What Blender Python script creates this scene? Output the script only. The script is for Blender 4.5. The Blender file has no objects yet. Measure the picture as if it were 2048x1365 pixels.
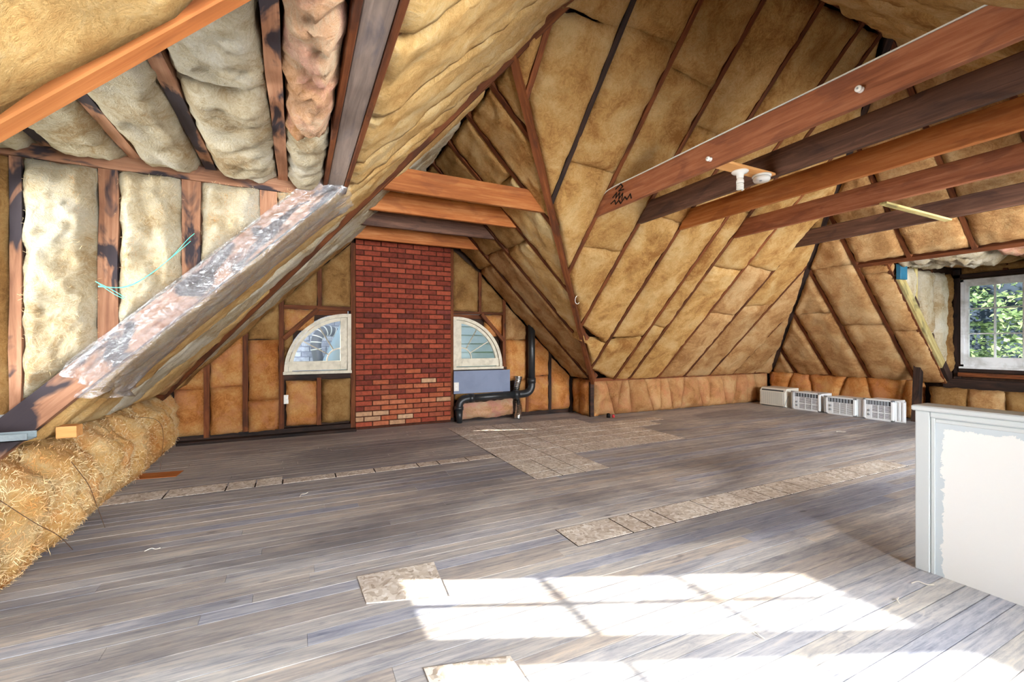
import bpy, bmesh, math, random
from mathutils import Vector, Matrix, noise

random.seed(7)
SC = bpy.context.scene
COL = SC.collection
PI = math.pi

# ------------------------------------------------------------------ camera
F_PX, YAW, EYE = 882.0, math.radians(26.0), 1.15
cam = bpy.data.cameras.new('camera')
cam.sensor_width = 36.0
cam.lens = 36.0 * F_PX / 2048.0
cam.shift_y = (685.0 - 682.5) / 2048.0
cam.clip_start = 0.05
cam_o = bpy.data.objects.new('camera', cam)
COL.objects.link(cam_o)
cam_o.location = (0, 0, EYE)
cam_o.rotation_euler = (PI / 2, 0, -YAW)
SC.camera = cam_o

# ------------------------------------------------------------------ world, sun, daylight at the left dormer, added front fill lamp, exposure
SUN_DIR = Vector((1.0, -0.44, -0.525)).normalized()
world = bpy.data.worlds.new('world')
SC.world = world
world.use_nodes = True
wn = world.node_tree.nodes
wl = world.node_tree.links
wn.clear()
w_out = wn.new('ShaderNodeOutputWorld')
w_bg = wn.new('ShaderNodeBackground')
w_sky = wn.new('ShaderNodeTexSky')
w_sky.sky_type = 'HOSEK_WILKIE'
w_sky.sun_direction = -SUN_DIR
w_sky.turbidity = 3.0
w_sky.ground_albedo = 0.35
wl.new(w_sky.outputs[0], w_bg.inputs[0])
w_bg.inputs[1].default_value = 3.0
wl.new(w_bg.outputs[0], w_out.inputs[0])

sun = bpy.data.lights.new('sun', 'SUN')
sun.energy = 10.0
sun.angle = math.radians(0.6)
sun.color = (1.0, 0.93, 0.82)
sun_o = bpy.data.objects.new('sun', sun)
COL.objects.link(sun_o)
sun_o.rotation_euler = SUN_DIR.to_track_quat('-Z', 'Y').to_euler()


def area_lamp(name, loc, direction, sx, sy, power, color):
    l = bpy.data.lights.new(name, 'AREA')
    l.shape = 'RECTANGLE'
    l.size, l.size_y = sx, sy
    l.energy = power
    l.color = color
    o = bpy.data.objects.new(name, l)
    COL.objects.link(o)
    o.location = loc
    o.rotation_euler = Vector(direction).to_track_quat('-Z', 'Y').to_euler()
    return o


area_lamp('daylight_dormer_window', (-4.6, 2.2, 0.9), (1, 0.0, 0.0), 5.0, 3.4, 680.0, (0.94, 0.97, 1.0))
area_lamp('added_front_fill', (3.6, -5.0, 0.0), (-0.04, 1, 0.0), 6.5, 10.0, 5000.0, (0.94, 0.97, 1.0))  # fill lamp added behind the camera, shining in through unseen front openings

SC.view_settings.view_transform = 'Standard'
SC.view_settings.look = 'None'
SC.view_settings.gamma = 1.0
SC.view_settings.use_curve_mapping = False
SC.view_settings.exposure = 1.47
SC.cycles.use_denoising = True
SC.cycles.max_bounces = 8
SC.cycles.diffuse_bounces = 4
SC.cycles.transparent_max_bounces = 12
SC.cycles.sample_clamp_indirect = 6.0
SC.cycles.caustics_reflective = False
SC.cycles.caustics_refractive = False

# ------------------------------------------------------------------ roof planes (45 degree pitch)
CL = 1.86      # left slope   z = X + CL
CR = 4.66      # wing right   z = CR - X
CB = 6.13      # back slope   z = CB - Y
CW = 8.95      # right slope  z = CW - X
CF = 1.87      # front slope  z = Y + CF
ZK = 0.55
YB, XR, XW, XL, YG = 5.58, CR - ZK, 8.40, -1.25, 6.10
XRIDGE, ZRIDGE = (CR - CL) / 2, (CR + CL) / 2
YV = CB - ZRIDGE              # where the valley reaches the wing ridge
YM, ZM = 2.13, 4.00           # main ridge
YCHEEK = 2.97                 # stud face of the left dormer cheek
XHDR = 0.27


def srgb(r, g, b):
    f = lambda c: (c / 255 / 12.92) if c / 255 <= 0.04045 else ((c / 255 + 0.055) / 1.055) ** 2.4
    return (f(r), f(g), f(b), 1.0)


# ------------------------------------------------------------------ materials
class NT:
    def __init__(self, name):
        self.m = bpy.data.materials.new(name)
        self.m.use_nodes = True
        self.t = self.m.node_tree
        self.t.nodes.clear()
        self.out = self.t.nodes.new('ShaderNodeOutputMaterial')

    def n(self, typ, **kw):
        nd = self.t.nodes.new(typ)
        for k, v in kw.items():
            setattr(nd, k, v)
        return nd

    def l(self, a, b):
        self.t.links.new(a, b)

    def bsdf(self, rough=0.8, spec=0.3, metal=0.0):
        b = self.n('ShaderNodeBsdfPrincipled')
        b.inputs['Roughness'].default_value = rough
        b.inputs['Specular IOR Level'].default_value = spec
        b.inputs['Metallic'].default_value = metal
        self.l(b.outputs[0], self.out.inputs[0])
        return b

    def coords(self, kind='Object', scale=(1, 1, 1), rot=(0, 0, 0), rand=0.0):
        tc = self.n('ShaderNodeTexCoord')
        src = tc.outputs[kind]
        if kind == 'World':
            src = None
        mp = self.n('ShaderNodeMapping')
        mp.inputs['Scale'].default_value = scale
        mp.inputs['Rotation'].default_value = rot
        if rand:
            oi = self.n('ShaderNodeObjectInfo')
            mul = self.n('ShaderNodeMath', operation='MULTIPLY')
            mul.inputs[1].default_value = rand
            self.l(oi.outputs['Random'], mul.inputs[0])
            self.l(mul.outputs[0], mp.inputs['Location'])
        self.l(src, mp.inputs[0])
        return mp.outputs[0]

    def noise(self, vec, scale, detail=4.0, rough=0.6, dist=0.0):
        nz = self.n('ShaderNodeTexNoise')
        nz.inputs['Scale'].default_value = scale
        nz.inputs['Detail'].default_value = detail
        nz.inputs['Roughness'].default_value = rough
        nz.inputs['Distortion'].default_value = dist
        if vec is not None:
            self.l(vec, nz.inputs['Vector'])
        return nz.outputs[0]

    def ramp(self, fac, stops, interp='LINEAR'):
        r = self.n('ShaderNodeValToRGB')
        r.color_ramp.interpolation = interp
        e = r.color_ramp.elements
        while len(e) < len(stops):
            e.new(0.5)
        for i, (p, c) in enumerate(stops):
            e[i].position = p
            e[i].color = c if len(c) == 4 else (*c, 1)
        self.l(fac, r.inputs[0])
        return r.outputs[0]

    def mix(self, fac, a, b, mode='MIX'):
        m = self.n('ShaderNodeMix', data_type='RGBA', blend_type=mode)
        for sock, v in ((m.inputs[0], fac), (m.inputs[6], a), (m.inputs[7], b)):
            if isinstance(v, (int, float)):
                sock.default_value = v
            elif isinstance(v, tuple):
                sock.default_value = v
            else:
                self.l(v, sock)
        return m.outputs[2]

    def math(self, op, a, b=0.0):
        m = self.n('ShaderNodeMath', operation=op)
        for s, v in ((m.inputs[0], a), (m.inputs[1], b)):
            if isinstance(v, (int, float)):
                s.default_value = v
            else:
                self.l(v, s)
        return m.outputs[0]

    def rnd(self):
        return self.n('ShaderNodeObjectInfo').outputs['Random']

    def bump(self, b, h, strength=0.4, dist=0.01):
        bp = self.n('ShaderNodeBump')
        bp.inputs['Strength'].default_value = strength
        bp.inputs['Distance'].default_value = dist
        self.l(h, bp.inputs['Height'])
        self.l(bp.outputs[0], b.inputs['Normal'])


def m_batt(name, light, mid, dark, dirt=0.5, pink=None):
    k = NT(name)
    b = k.bsdf(0.95, 0.1)
    v = k.coords(rand=0.0)
    big = k.noise(v, 3.2, 5, 0.62, 0.5)
    fib = k.noise(k.coords(scale=(1, 1, 1), rot=(0.6, 0.4, 0.9)), 13, 9, 0.74, 3.5)
    fine = k.noise(v, 85, 5, 0.75, 2.5)
    f = k.math('ADD', k.math('MULTIPLY', big, 0.62), k.math('MULTIPLY', fib, 0.38))
    c = k.ramp(f, [(0.38, dark), (0.49, mid), (0.60, light)])
    blot = k.ramp(k.noise(v, 1.7, 6, 0.7, 0.8), [(0.52, (0, 0, 0, 1)), (0.72, (1, 1, 1, 1))])
    c = k.mix(k.math('MULTIPLY', blot, dirt), c, tuple(x * 0.62 for x in mid[:3]) + (1,))
    if pink:
        pk = k.ramp(k.noise(v, 4.4, 4, 0.6, 0.6), [(0.48, (0, 0, 0, 1)), (0.64, (1, 1, 1, 1))])
        c = k.mix(k.math('MULTIPLY', pk, 0.55), c, pink)
    tone = k.ramp(k.rnd(), [(0.0, (0.90, 0.88, 0.86, 1)), (1.0, (1.06, 1.05, 1.03, 1))])
    c = k.mix(1.0, c, tone, 'MULTIPLY')
    sp = k.ramp(fine, [(0.30, (0.80, 0.76, 0.70, 1)), (0.55, (1, 1, 1, 1)), (0.75, (1.12, 1.1, 1.06, 1))])
    c = k.mix(1.0, c, sp, 'MULTIPLY')
    k.l(c, b.inputs['Base Color'])
    h = k.math('ADD', k.math('MULTIPLY', fib, 1.0), k.math('MULTIPLY', fine, 0.5))
    k.bump(b, h, 0.9, 0.03)
    return k.m


def m_wood(name, c0, c1, c2, stain=None, stain_amt=0.6, rough=0.75, grain=1.0, rndtone=0.25, st=(0.54, 0.63)):
    """local x runs along the grain"""
    k = NT(name)
    b = k.bsdf(rough, 0.25)
    v = k.coords(scale=(0.9, 14, 14), rand=17.0)
    g = k.noise(v, 2.2 * grain, 6, 0.62, 0.8)
    v2 = k.coords(scale=(1.2, 3.5, 3.5), rand=31.0)
    bl = k.noise(v2, 1.6, 5, 0.6, 0.4)
    f = k.math('ADD', k.math('MULTIPLY', g, 0.6), k.math('MULTIPLY', bl, 0.4))
    c = k.ramp(f, [(0.32, c0), (0.5, c1), (0.68, c2)])
    if stain:
        s = k.ramp(k.noise(v2, 2.3, 4, 0.55, 0.6), [(st[0], (0, 0, 0, 1)), (st[1], (1, 1, 1, 1))])
        c = k.mix(k.math('MULTIPLY', s, stain_amt), c, stain)
    t = k.ramp(k.rnd(), [(0.0, (1 - rndtone,) * 3), (1.0, (1 + rndtone * 0.6,) * 3)])
    c = k.mix(1.0, c, t, 'MULTIPLY')
    k.l(c, b.inputs['Base Color'])
    k.bump(b, g, 0.35, 0.004)
    return k.m


def m_plain(name, c, rough=0.5, spec=0.4, metal=0.0, var=0.0, scale=8.0, bump=0.0, dirt=None):
    k = NT(name)
    b = k.bsdf(rough, spec, metal)
    v = k.coords()
    nz = k.noise(v, scale, 5, 0.6, 0.3)
    if var or dirt:
        d = dirt if dirt else tuple(x * (1 - var) for x in c[:3]) + (1,)
        cc = k.ramp(nz, [(0.36, d), (0.56, c), (1.0, c)])
        k.l(cc, b.inputs['Base Color'])
    else:
        b.inputs['Base Color'].default_value = c
    if bump:
        k.bump(b, nz, bump, 0.01)
    return k.m


def m_floor():
    k = NT('weathered_floorboard')
    b = k.bsdf(0.62, 0.3)
    v = k.coords(scale=(0.55, 13, 13), rand=23.0)
    g = k.noise(v, 5.0, 8, 0.7, 0.5)
    geo = k.n('ShaderNodeNewGeometry')
    mp = k.n('ShaderNodeMapping')
    mp.inputs['Scale'].default_value = (0.45, 1.5, 1)
    k.l(geo.outputs['Position'], mp.inputs[0])
    big = k.noise(mp.outputs[0], 1.1, 5, 0.6, 0.8)
    mp2 = k.n('ShaderNodeMapping')
    mp2.inputs['Scale'].default_value = (2.2, 12, 1)
    k.l(geo.outputs['Position'], mp2.inputs[0])
    sm = k.noise(mp2.outputs[0], 2.2, 6, 0.7, 1.0)
    f = k.math('ADD', k.math('MULTIPLY', g, 0.55), k.math('MULTIPLY', sm, 0.45))
    c = k.ramp(f, [(0.34, srgb(138, 144, 158)), (0.46, srgb(184, 188, 194)), (0.55, srgb(210, 212, 212)), (0.66, srgb(228, 224, 216))])
    warm = k.ramp(k.rnd(), [(0.0, srgb(225, 228, 242)), (0.45, srgb(255, 250, 244)), (0.8, srgb(250, 236, 222)), (1.0, srgb(222, 218, 216))])
    c = k.mix(1.0, c, warm, 'MULTIPLY')
    dark = k.ramp(big, [(0.44, (0, 0, 0, 1)), (0.62, (1, 1, 1, 1))])
    c = k.mix(k.math('MULTIPLY', dark, 0.55), c, srgb(92, 94, 108))
    # old paint worn thin at the near end, bare dirty boards and dimmer light painted in towards the chimney
    sep = k.n('ShaderNodeSeparateXYZ')
    k.l(geo.outputs['Position'], sep.inputs[0])
    wob = k.math('ADD', sep.outputs[1], k.math('MULTIPLY', big, 2.4))
    bare_dim = k.ramp(k.math('MULTIPLY', wob, 0.12), [(0.30, (0, 0, 0, 1)), (0.52, (1, 1, 1, 1))])
    c = k.mix(k.math('MULTIPLY', bare_dim, 0.5), c, k.mix(1.0, c, srgb(184, 172, 168), 'MULTIPLY'))
    knot = k.n('ShaderNodeTexVoronoi')
    knot.inputs['Scale'].default_value = 3.6
    mp3 = k.n('ShaderNodeMapping')
    mp3.inputs['Scale'].default_value = (0.75, 1.5, 1)
    k.l(geo.outputs['Position'], mp3.inputs[0])
    k.l(mp3.outputs[0], knot.inputs['Vector'])
    kn = k.ramp(knot.outputs['Distance'], [(0.05, (1, 1, 1, 1)), (0.10, (0, 0, 0, 1))])
    c = k.mix(k.math('MULTIPLY', kn, 0.45), c, srgb(74, 66, 66))
    k.l(c, b.inputs['Base Color'])
    k.bump(b, g, 0.25, 0.003)
    rr = k.ramp(g, [(0.3, (0.72,) * 3), (0.7, (0.5,) * 3)])
    k.l(rr, b.inputs['Roughness'])
    return k.m


def m_osb(name, tint=(1, 1, 1, 1)):
    k = NT(name)
    b = k.bsdf(0.7, 0.25)
    tc = k.n('ShaderNodeNewGeometry').outputs['Position']
    mp = k.n('ShaderNodeMapping')
    mp.inputs['Scale'].default_value = (1, 1, 1)
    k.l(tc, mp.inputs[0])
    wv = k.noise(mp.outputs[0], 9, 3, 0.5)
    ad = k.n('ShaderNodeVectorMath', operation='ADD')
    sc = k.n('ShaderNodeVectorMath', operation='SCALE')
    sc.inputs['Scale'].default_value = 0.10
    cn = k.n('ShaderNodeCombineXYZ')
    k.l(wv, cn.inputs[0]); k.l(k.noise(mp.outputs[0], 13, 3, 0.5), cn.inputs[1])
    k.l(cn.outputs[0], sc.inputs[0])
    k.l(mp.outputs[0], ad.inputs[0]); k.l(sc.outputs[0], ad.inputs[1])
    vo = k.n('ShaderNodeTexVoronoi')
    vo.inputs['Scale'].default_value = 58
    k.l(ad.outputs[0], vo.inputs['Vector'])
    bw = k.n('ShaderNodeSeparateColor')
    k.l(vo.outputs['Color'], bw.inputs[0])
    c = k.ramp(bw.outputs[0], [(0.0, srgb(168, 156, 142)), (0.3, srgb(202, 192, 178)), (0.65, srgb(218, 210, 198)), (1.0, srgb(236, 232, 226))])
    dirt = k.ramp(k.noise(mp.outputs[0], 2.6, 5, 0.6, 0.5), [(0.42, (0, 0, 0, 1)), (0.66, (1, 1, 1, 1))])
    c = k.mix(k.math('MULTIPLY', dirt, 0.4), c, srgb(142, 122, 108))
    c = k.mix(1.0, c, tint, 'MULTIPLY')
    k.l(c, b.inputs['Base Color'])
    k.bump(b, vo.outputs['Distance'], 0.3, 0.003)
    return k.m


def m_brick(name, stops, dirt):
    k = NT(name)
    b = k.bsdf(0.85, 0.2)
    c = k.ramp(k.rnd(), stops)
    v = k.coords(rand=9.0)
    s = k.ramp(k.noise(v, 22, 5, 0.65), [(0.35, (0.72, 0.70, 0.70, 1)), (0.6, (1.05, 1.03, 1.0, 1))])
    c = k.mix(1.0, c, s, 'MULTIPLY')
    d = k.ramp(k.noise(v, 9, 4, 0.6), [(0.58, (0, 0, 0, 1)), (0.7, (1, 1, 1, 1))])
    c = k.mix(k.math('MULTIPLY', d, 0.35), c, dirt)
    k.l(c, b.inputs['Base Color'])
    k.bump(b, k.noise(v, 60, 4, 0.6), 0.4, 0.003)
    return k.m


def m_clear(name, gloss=0.12, rough=0.05, tint=(1, 1, 1, 1), gcol=(1, 1, 1, 1), fres=0.8):
    k = NT(name)
    tr = k.n('ShaderNodeBsdfTransparent')
    tr.inputs[0].default_value = tint
    gl = k.n('ShaderNodeBsdfGlossy')
    gl.inputs['Color'].default_value = gcol
    gl.inputs['Roughness'].default_value = rough
    lw = k.n('ShaderNodeLayerWeight')
    lw.inputs[0].default_value = 0.35
    f = k.math('ADD', k.math('MULTIPLY', lw.outputs['Fresnel'], fres), gloss)
    mx = k.n('ShaderNodeMixShader')
    k.l(f, mx.inputs[0]); k.l(tr.outputs[0], mx.inputs[1]); k.l(gl.outputs[0], mx.inputs[2])
    k.l(mx.outputs[0], k.out.inputs[0])
    return k.m


def m_film():
    k = NT('clear_plastic_film')
    tr = k.n('ShaderNodeBsdfTransparent')
    gl = k.n('ShaderNodeBsdfGlossy')
    gl.inputs['Roughness'].default_value = 0.15
    df = k.n('ShaderNodeBsdfDiffuse')
    df.inputs['Color'].default_value = (0.86, 0.86, 0.88, 1)
    lw = k.n('ShaderNodeLayerWeight')
    lw.inputs[0].default_value = 0.4
    v = k.coords(scale=(1, 1, 1))
    st = k.noise(k.coords(scale=(2.0, 9, 7), rot=(0, 0.78, 0.0)), 5, 5, 0.6, 1.5)
    haze = k.math('MULTIPLY', k.ramp(st, [(0.42, (0.25,) * 3), (0.66, (1, 1, 1))]), 0.17)
    m1 = k.n('ShaderNodeMixShader')
    k.l(haze, m1.inputs[0]); k.l(tr.outputs[0], m1.inputs[1]); k.l(df.outputs[0], m1.inputs[2])
    f = k.math('ADD', k.math('MULTIPLY', lw.outputs['Fresnel'], 0.6), 0.10)
    m2 = k.n('ShaderNodeMixShader')
    k.l(f, m2.inputs[0]); k.l(m1.outputs[0], m2.inputs[1]); k.l(gl.outputs[0], m2.inputs[2])
    bp = k.n('ShaderNodeBump')
    bp.inputs['Strength'].default_value = 0.6
    bp.inputs['Distance'].default_value = 0.02
    k.l(st, bp.inputs['Height'])
    k.l(bp.outputs[0], gl.inputs['Normal'])
    k.l(m2.outputs[0], k.out.inputs[0])
    return k.m


def m_leaf(name, c0, c1):
    k = NT(name)
    b = k.bsdf(0.55, 0.3)
    geo = k.n('ShaderNodeNewGeometry')
    f = k.noise(geo.outputs['Position'], 1.8, 4, 0.6)
    k.l(k.ramp(f, [(0.35, c0), (0.65, c1)]), b.inputs['Base Color'])
    return k.m


M = {}
M['batt'] = m_batt('insulation_ochre', srgb(240, 204, 144), srgb(223, 174, 107), srgb(180, 126, 70), 0.45)
M['batt_l'] = m_batt('insulation_straw', srgb(246, 216, 160), srgb(236, 194, 128), srgb(210, 160, 96), 0.2)
M['batt_cream'] = m_batt('insulation_cream', srgb(230, 222, 204), srgb(216, 202, 172), srgb(182, 154, 114), 0.4)
M['batt_orange'] = m_batt('insulation_orange', srgb(244, 190, 124), srgb(228, 156, 88), srgb(186, 110, 54), 0.35, srgb(230, 160, 118))
M['batt_knee'] = m_batt('insulation_apricot', srgb(250, 222, 168), srgb(242, 194, 124), srgb(212, 144, 76), 0.25, srgb(240, 168, 104))
M['batt_kb'] = m_batt('insulation_peach', srgb(232, 190, 138), srgb(216, 162, 108), srgb(176, 122, 74), 0.4, srgb(226, 158, 116))
M['batt_moss'] = m_batt('insulation_brown', srgb(206, 166, 110), srgb(182, 138, 84), srgb(138, 100, 60), 0.55)
M['batt_tan'] = m_batt('insulation_tan', srgb(232, 196, 144), srgb(212, 164, 110), srgb(172, 122, 74), 0.4)
M['batt_pink'] = m_batt('insulation_pink', srgb(244, 214, 180), srgb(240, 190, 150), srgb(206, 150, 100), 0.2, srgb(244, 168, 160))
M['rafter'] = m_wood('rafter_wood', srgb(66, 34, 18), srgb(104, 56, 28), srgb(140, 82, 44), srgb(46, 28, 22), 0.5)
M['rafter_dark'] = m_wood('rafter_black_stained', srgb(26, 20, 18), srgb(48, 34, 28), srgb(84, 56, 42), srgb(20, 18, 20), 0.7)
M['stud_burn'] = m_wood('stud_ink_stained', srgb(112, 72, 52), srgb(158, 112, 84), srgb(186, 142, 112), srgb(44, 42, 50), 0.95, st=(0.49, 0.56))
M['tie_orange'] = m_wood('tie_wood_orange', srgb(146, 80, 36), srgb(182, 108, 54), srgb(210, 144, 88), srgb(128, 70, 40), 0.35, 0.6)
M['tie_red'] = m_wood('tie_wood_red', srgb(124, 72, 46), srgb(160, 98, 66), srgb(190, 128, 92), srgb(104, 62, 50), 0.4, 0.6)
M['tie_dark'] = m_wood('tie_wood_dark', srgb(70, 48, 38), srgb(102, 72, 58), srgb(136, 98, 78), srgb(58, 44, 42), 0.5, 0.6)
M['trimmer'] = m_wood('trimmer_wood', srgb(124, 68, 32), srgb(164, 96, 48), srgb(190, 122, 68), srgb(96, 50, 24), 0.6)
M['header'] = m_wood('header_grey_wood', srgb(92, 80, 74), srgb(124, 108, 98), srgb(148, 130, 118), srgb(78, 76, 84), 0.5)
M['pale_pine'] = m_wood('pale_pine', srgb(150, 128, 72), srgb(196, 176, 116), srgb(218, 204, 150), srgb(96, 92, 60), 0.6)
M['new_pine'] = m_wood('new_pine', srgb(206, 136, 74), srgb(230, 166, 100), srgb(240, 188, 128))
M['sheath'] = m_wood('sheathing_boards', srgb(40, 26, 18), srgb(62, 42, 30), srgb(84, 58, 42))
M['floor'] = m_floor()
M['osb'] = m_osb('osb_flakes')
M['osb_dark'] = m_osb('osb_flakes_worn', srgb(252, 250, 250))
M['brick'] = m_brick('red_brick', [(0.0, srgb(118, 54, 42)), (0.5, srgb(148, 68, 50)), (1.0, srgb(170, 84, 60))], srgb(84, 46, 40))
M['brick_o'] = m_brick('orange_brick', [(0.0, srgb(150, 80, 58)), (0.5, srgb(174, 96, 64)), (1.0, srgb(186, 114, 82))], srgb(120, 84, 72))
M['brick_t'] = m_brick('tan_brick', [(0.0, srgb(186, 144, 110)), (1.0, srgb(206, 170, 136))], srgb(120, 96, 84))
M['brick_s'] = m_brick('sooty_brick', [(0.0, srgb(104, 52, 44)), (1.0, srgb(132, 64, 54))], srgb(62, 44, 44))
M['mortar'] = m_plain('dark_mortar', srgb(84, 50, 38), 0.95, 0.1, var=0.4, scale=14)
M['old_white'] = m_plain('old_white_paint', srgb(218, 210, 190), 0.6, 0.3, dirt=srgb(198, 190, 170), scale=14)
M['white_paint'] = m_plain('white_paint', srgb(238, 240, 240), 0.55, 0.3)
def m_halfwall():
    k = NT('half_wall_paint')
    b = k.bsdf(0.55, 0.3)
    geo = k.n('ShaderNodeNewGeometry')
    sep = k.n('ShaderNodeSeparateXYZ')
    k.l(geo.outputs['Position'], sep.inputs[0])
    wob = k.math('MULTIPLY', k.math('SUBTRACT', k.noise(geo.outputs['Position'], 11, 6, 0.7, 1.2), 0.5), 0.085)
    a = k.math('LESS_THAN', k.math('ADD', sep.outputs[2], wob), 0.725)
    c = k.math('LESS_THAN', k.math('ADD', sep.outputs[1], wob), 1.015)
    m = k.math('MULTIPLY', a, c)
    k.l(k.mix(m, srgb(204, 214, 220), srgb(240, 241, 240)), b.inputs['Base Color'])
    k.bump(b, k.noise(geo.outputs['Position'], 30, 4, 0.6), 0.08, 0.004)
    return k.m


M['half_wall'] = m_halfwall()
M['win_white'] = m_plain('window_white', srgb(226, 228, 230), 0.5, 0.35, dirt=srgb(188, 188, 186), scale=5)
M['trim_grey'] = m_plain('pale_grey_trim', srgb(206, 212, 214), 0.5, 0.35)
M['glass'] = m_clear('window_glass', 0.0, 0.3, fres=0.12)
M['plastic'] = m_film()
M['blue_board'] = m_plain('blue_grey_board', srgb(126, 136, 160), 0.6, 0.3, var=0.12, scale=4)
M['abs'] = m_plain('black_drain_plastic', srgb(38, 40, 42), 0.38, 0.5, var=0.2)
M['foil'] = m_plain('silver_foil_duct', srgb(206, 206, 204), 0.25, 0.5, 1.0, var=0.3, scale=30)
M['ac_white'] = m_plain('appliance_white', srgb(226, 230, 232), 0.4, 0.4)
M['ac_cream'] = m_plain('appliance_cream', srgb(222, 218, 204), 0.45, 0.4)
M['ac_grey'] = m_plain('appliance_grey', srgb(150, 156, 162), 0.5, 0.4)
M['ac_dark'] = m_plain('appliance_slot', srgb(52, 54, 58), 0.6, 0.3)
M['porcelain'] = m_plain('white_porcelain', srgb(240, 238, 232), 0.25, 0.5)
M['plate'] = m_plain('cover_plate', srgb(226, 222, 212), 0.4, 0.4)
M['ink'] = m_plain('black_marker', srgb(22, 18, 18), 0.6, 0.2)
M['teal'] = m_plain('teal_string', srgb(98, 206, 178), 0.7, 0.2)
M['teal_board'] = m_plain('teal_painted_wood', srgb(40, 100, 126), 0.6, 0.3, var=0.2)
M['wire_w'] = m_plain('white_cable', srgb(232, 228, 218), 0.5, 0.3)
M['wire_d'] = m_plain('rusty_wire', srgb(86, 62, 44), 0.7, 0.3)
M['galv'] = m_plain('galvanised_metal', srgb(160, 172, 176), 0.4, 0.5, 0.7, var=0.25, scale=20)
M['red'] = m_plain('red_plastic', srgb(196, 54, 56), 0.4, 0.4)
M['shred'] = m_plain('white_shred', srgb(226, 220, 208), 0.8, 0.1)
M['fibre'] = m_plain('loose_pale_fibre', srgb(240, 214, 166), 0.9, 0.1, dirt=srgb(214, 150, 84), scale=5)
M['void'] = m_plain('dark_cavity', srgb(44, 34, 28), 0.95, 0.1)
M['siding'] = m_plain('neighbour_siding', srgb(186, 200, 208), 0.6, 0.3, var=0.05)
M['nbrick'] = m_brick('neighbour_brick', [(0.0, srgb(150, 156, 178)), (1.0, srgb(190, 196, 212))], srgb(136, 142, 160))
M['nmortar'] = m_plain('neighbour_mortar', srgb(140, 146, 166), 0.9, 0.1)
M['vent_blue'] = m_plain('pale_blue_metal', srgb(176, 204, 218), 0.4, 0.4)
M['vent_grey'] = m_plain('vent_pipe', srgb(104, 108, 118), 0.5, 0.4)
M['backdrop'] = m_plain('dark_blue_backdrop', srgb(34, 46, 60), 0.8, 0.2, var=0.3, scale=2)
M['lawn'] = m_plain('lawn', srgb(92, 112, 62), 0.9, 0.1, var=0.3, scale=0.7)
M['leaf'] = m_leaf('leaf_green', srgb(62, 88, 58), srgb(150, 172, 122))
M['bark'] = m_wood('bark', srgb(60, 48, 40), srgb(88, 72, 60), srgb(110, 92, 78))


# ------------------------------------------------------------------ builders
def link(o, parent=None):
    COL.objects.link(o)
    if parent is not None:
        o.parent = parent
    return o


def mesh_obj(name, verts, faces, mat, parent=None, smooth=False):
    me = bpy.data.meshes.new(name)
    me.from_pydata([tuple(v) for v in verts], [], faces)
    me.materials.append(M[mat] if isinstance(mat, str) else mat)
    if smooth:
        me.polygons.foreach_set('use_smooth', [True] * len(me.polygons))
    me.update()
    return link(bpy.data.objects.new(name, me), parent)


def bm_obj(name, bm, mat, parent=None, smooth=False, loc=None):
    bmesh.ops.recalc_face_normals(bm, faces=bm.faces[:])
    me = bpy.data.meshes.new(name)
    bm.to_mesh(me)
    bm.free()
    me.materials.append(M[mat])
    if smooth:
        me.polygons.foreach_set('use_smooth', [True] * len(me.polygons))
    o = bpy.data.objects.new(name, me)
    if loc is not None:
        o.location = loc
    return link(o, parent)


def tag(o, label, cat, group=None):
    o['label'] = label
    o['category'] = cat
    if group:
        o['group'] = group
    return o


def struct(o):
    o['kind'] = 'structure'
    return o


def empty(name, loc=(0, 0, 0), rz=0.0):
    o = bpy.data.objects.new(name, None)
    o.empty_display_size = 0.1
    o.location = loc
    o.rotation_euler = (0, 0, rz)
    return link(o)


def bbox(bm, lo, hi, bev=0.0):
    vs = [bm.verts.new((x, y, z)) for x in (lo[0], hi[0]) for y in (lo[1], hi[1]) for z in (lo[2], hi[2])]
    fs = [bm.faces.new([vs[i] for i in q]) for q in ((0, 1, 3, 2), (4, 6, 7, 5), (0, 4, 5, 1), (2, 3, 7, 6), (0, 2, 6, 4), (1, 5, 7, 3))]
    if bev:
        es = set(e for f in fs for e in f.edges)
        bmesh.ops.bevel(bm, geom=list(es), offset=bev, segments=1, affect='EDGES')


def box(name, lo, hi, mat, parent=None, bev=0.0):
    bm = bmesh.new()
    bbox(bm, lo, hi, bev)
    return bm_obj(name, bm, mat, parent)


def boxes(name, lst, mat, parent=None, bev=0.0):
    bm = bmesh.new()
    for lo, hi in lst:
        bbox(bm, lo, hi, bev)
    return bm_obj(name, bm, mat, parent)


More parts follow.
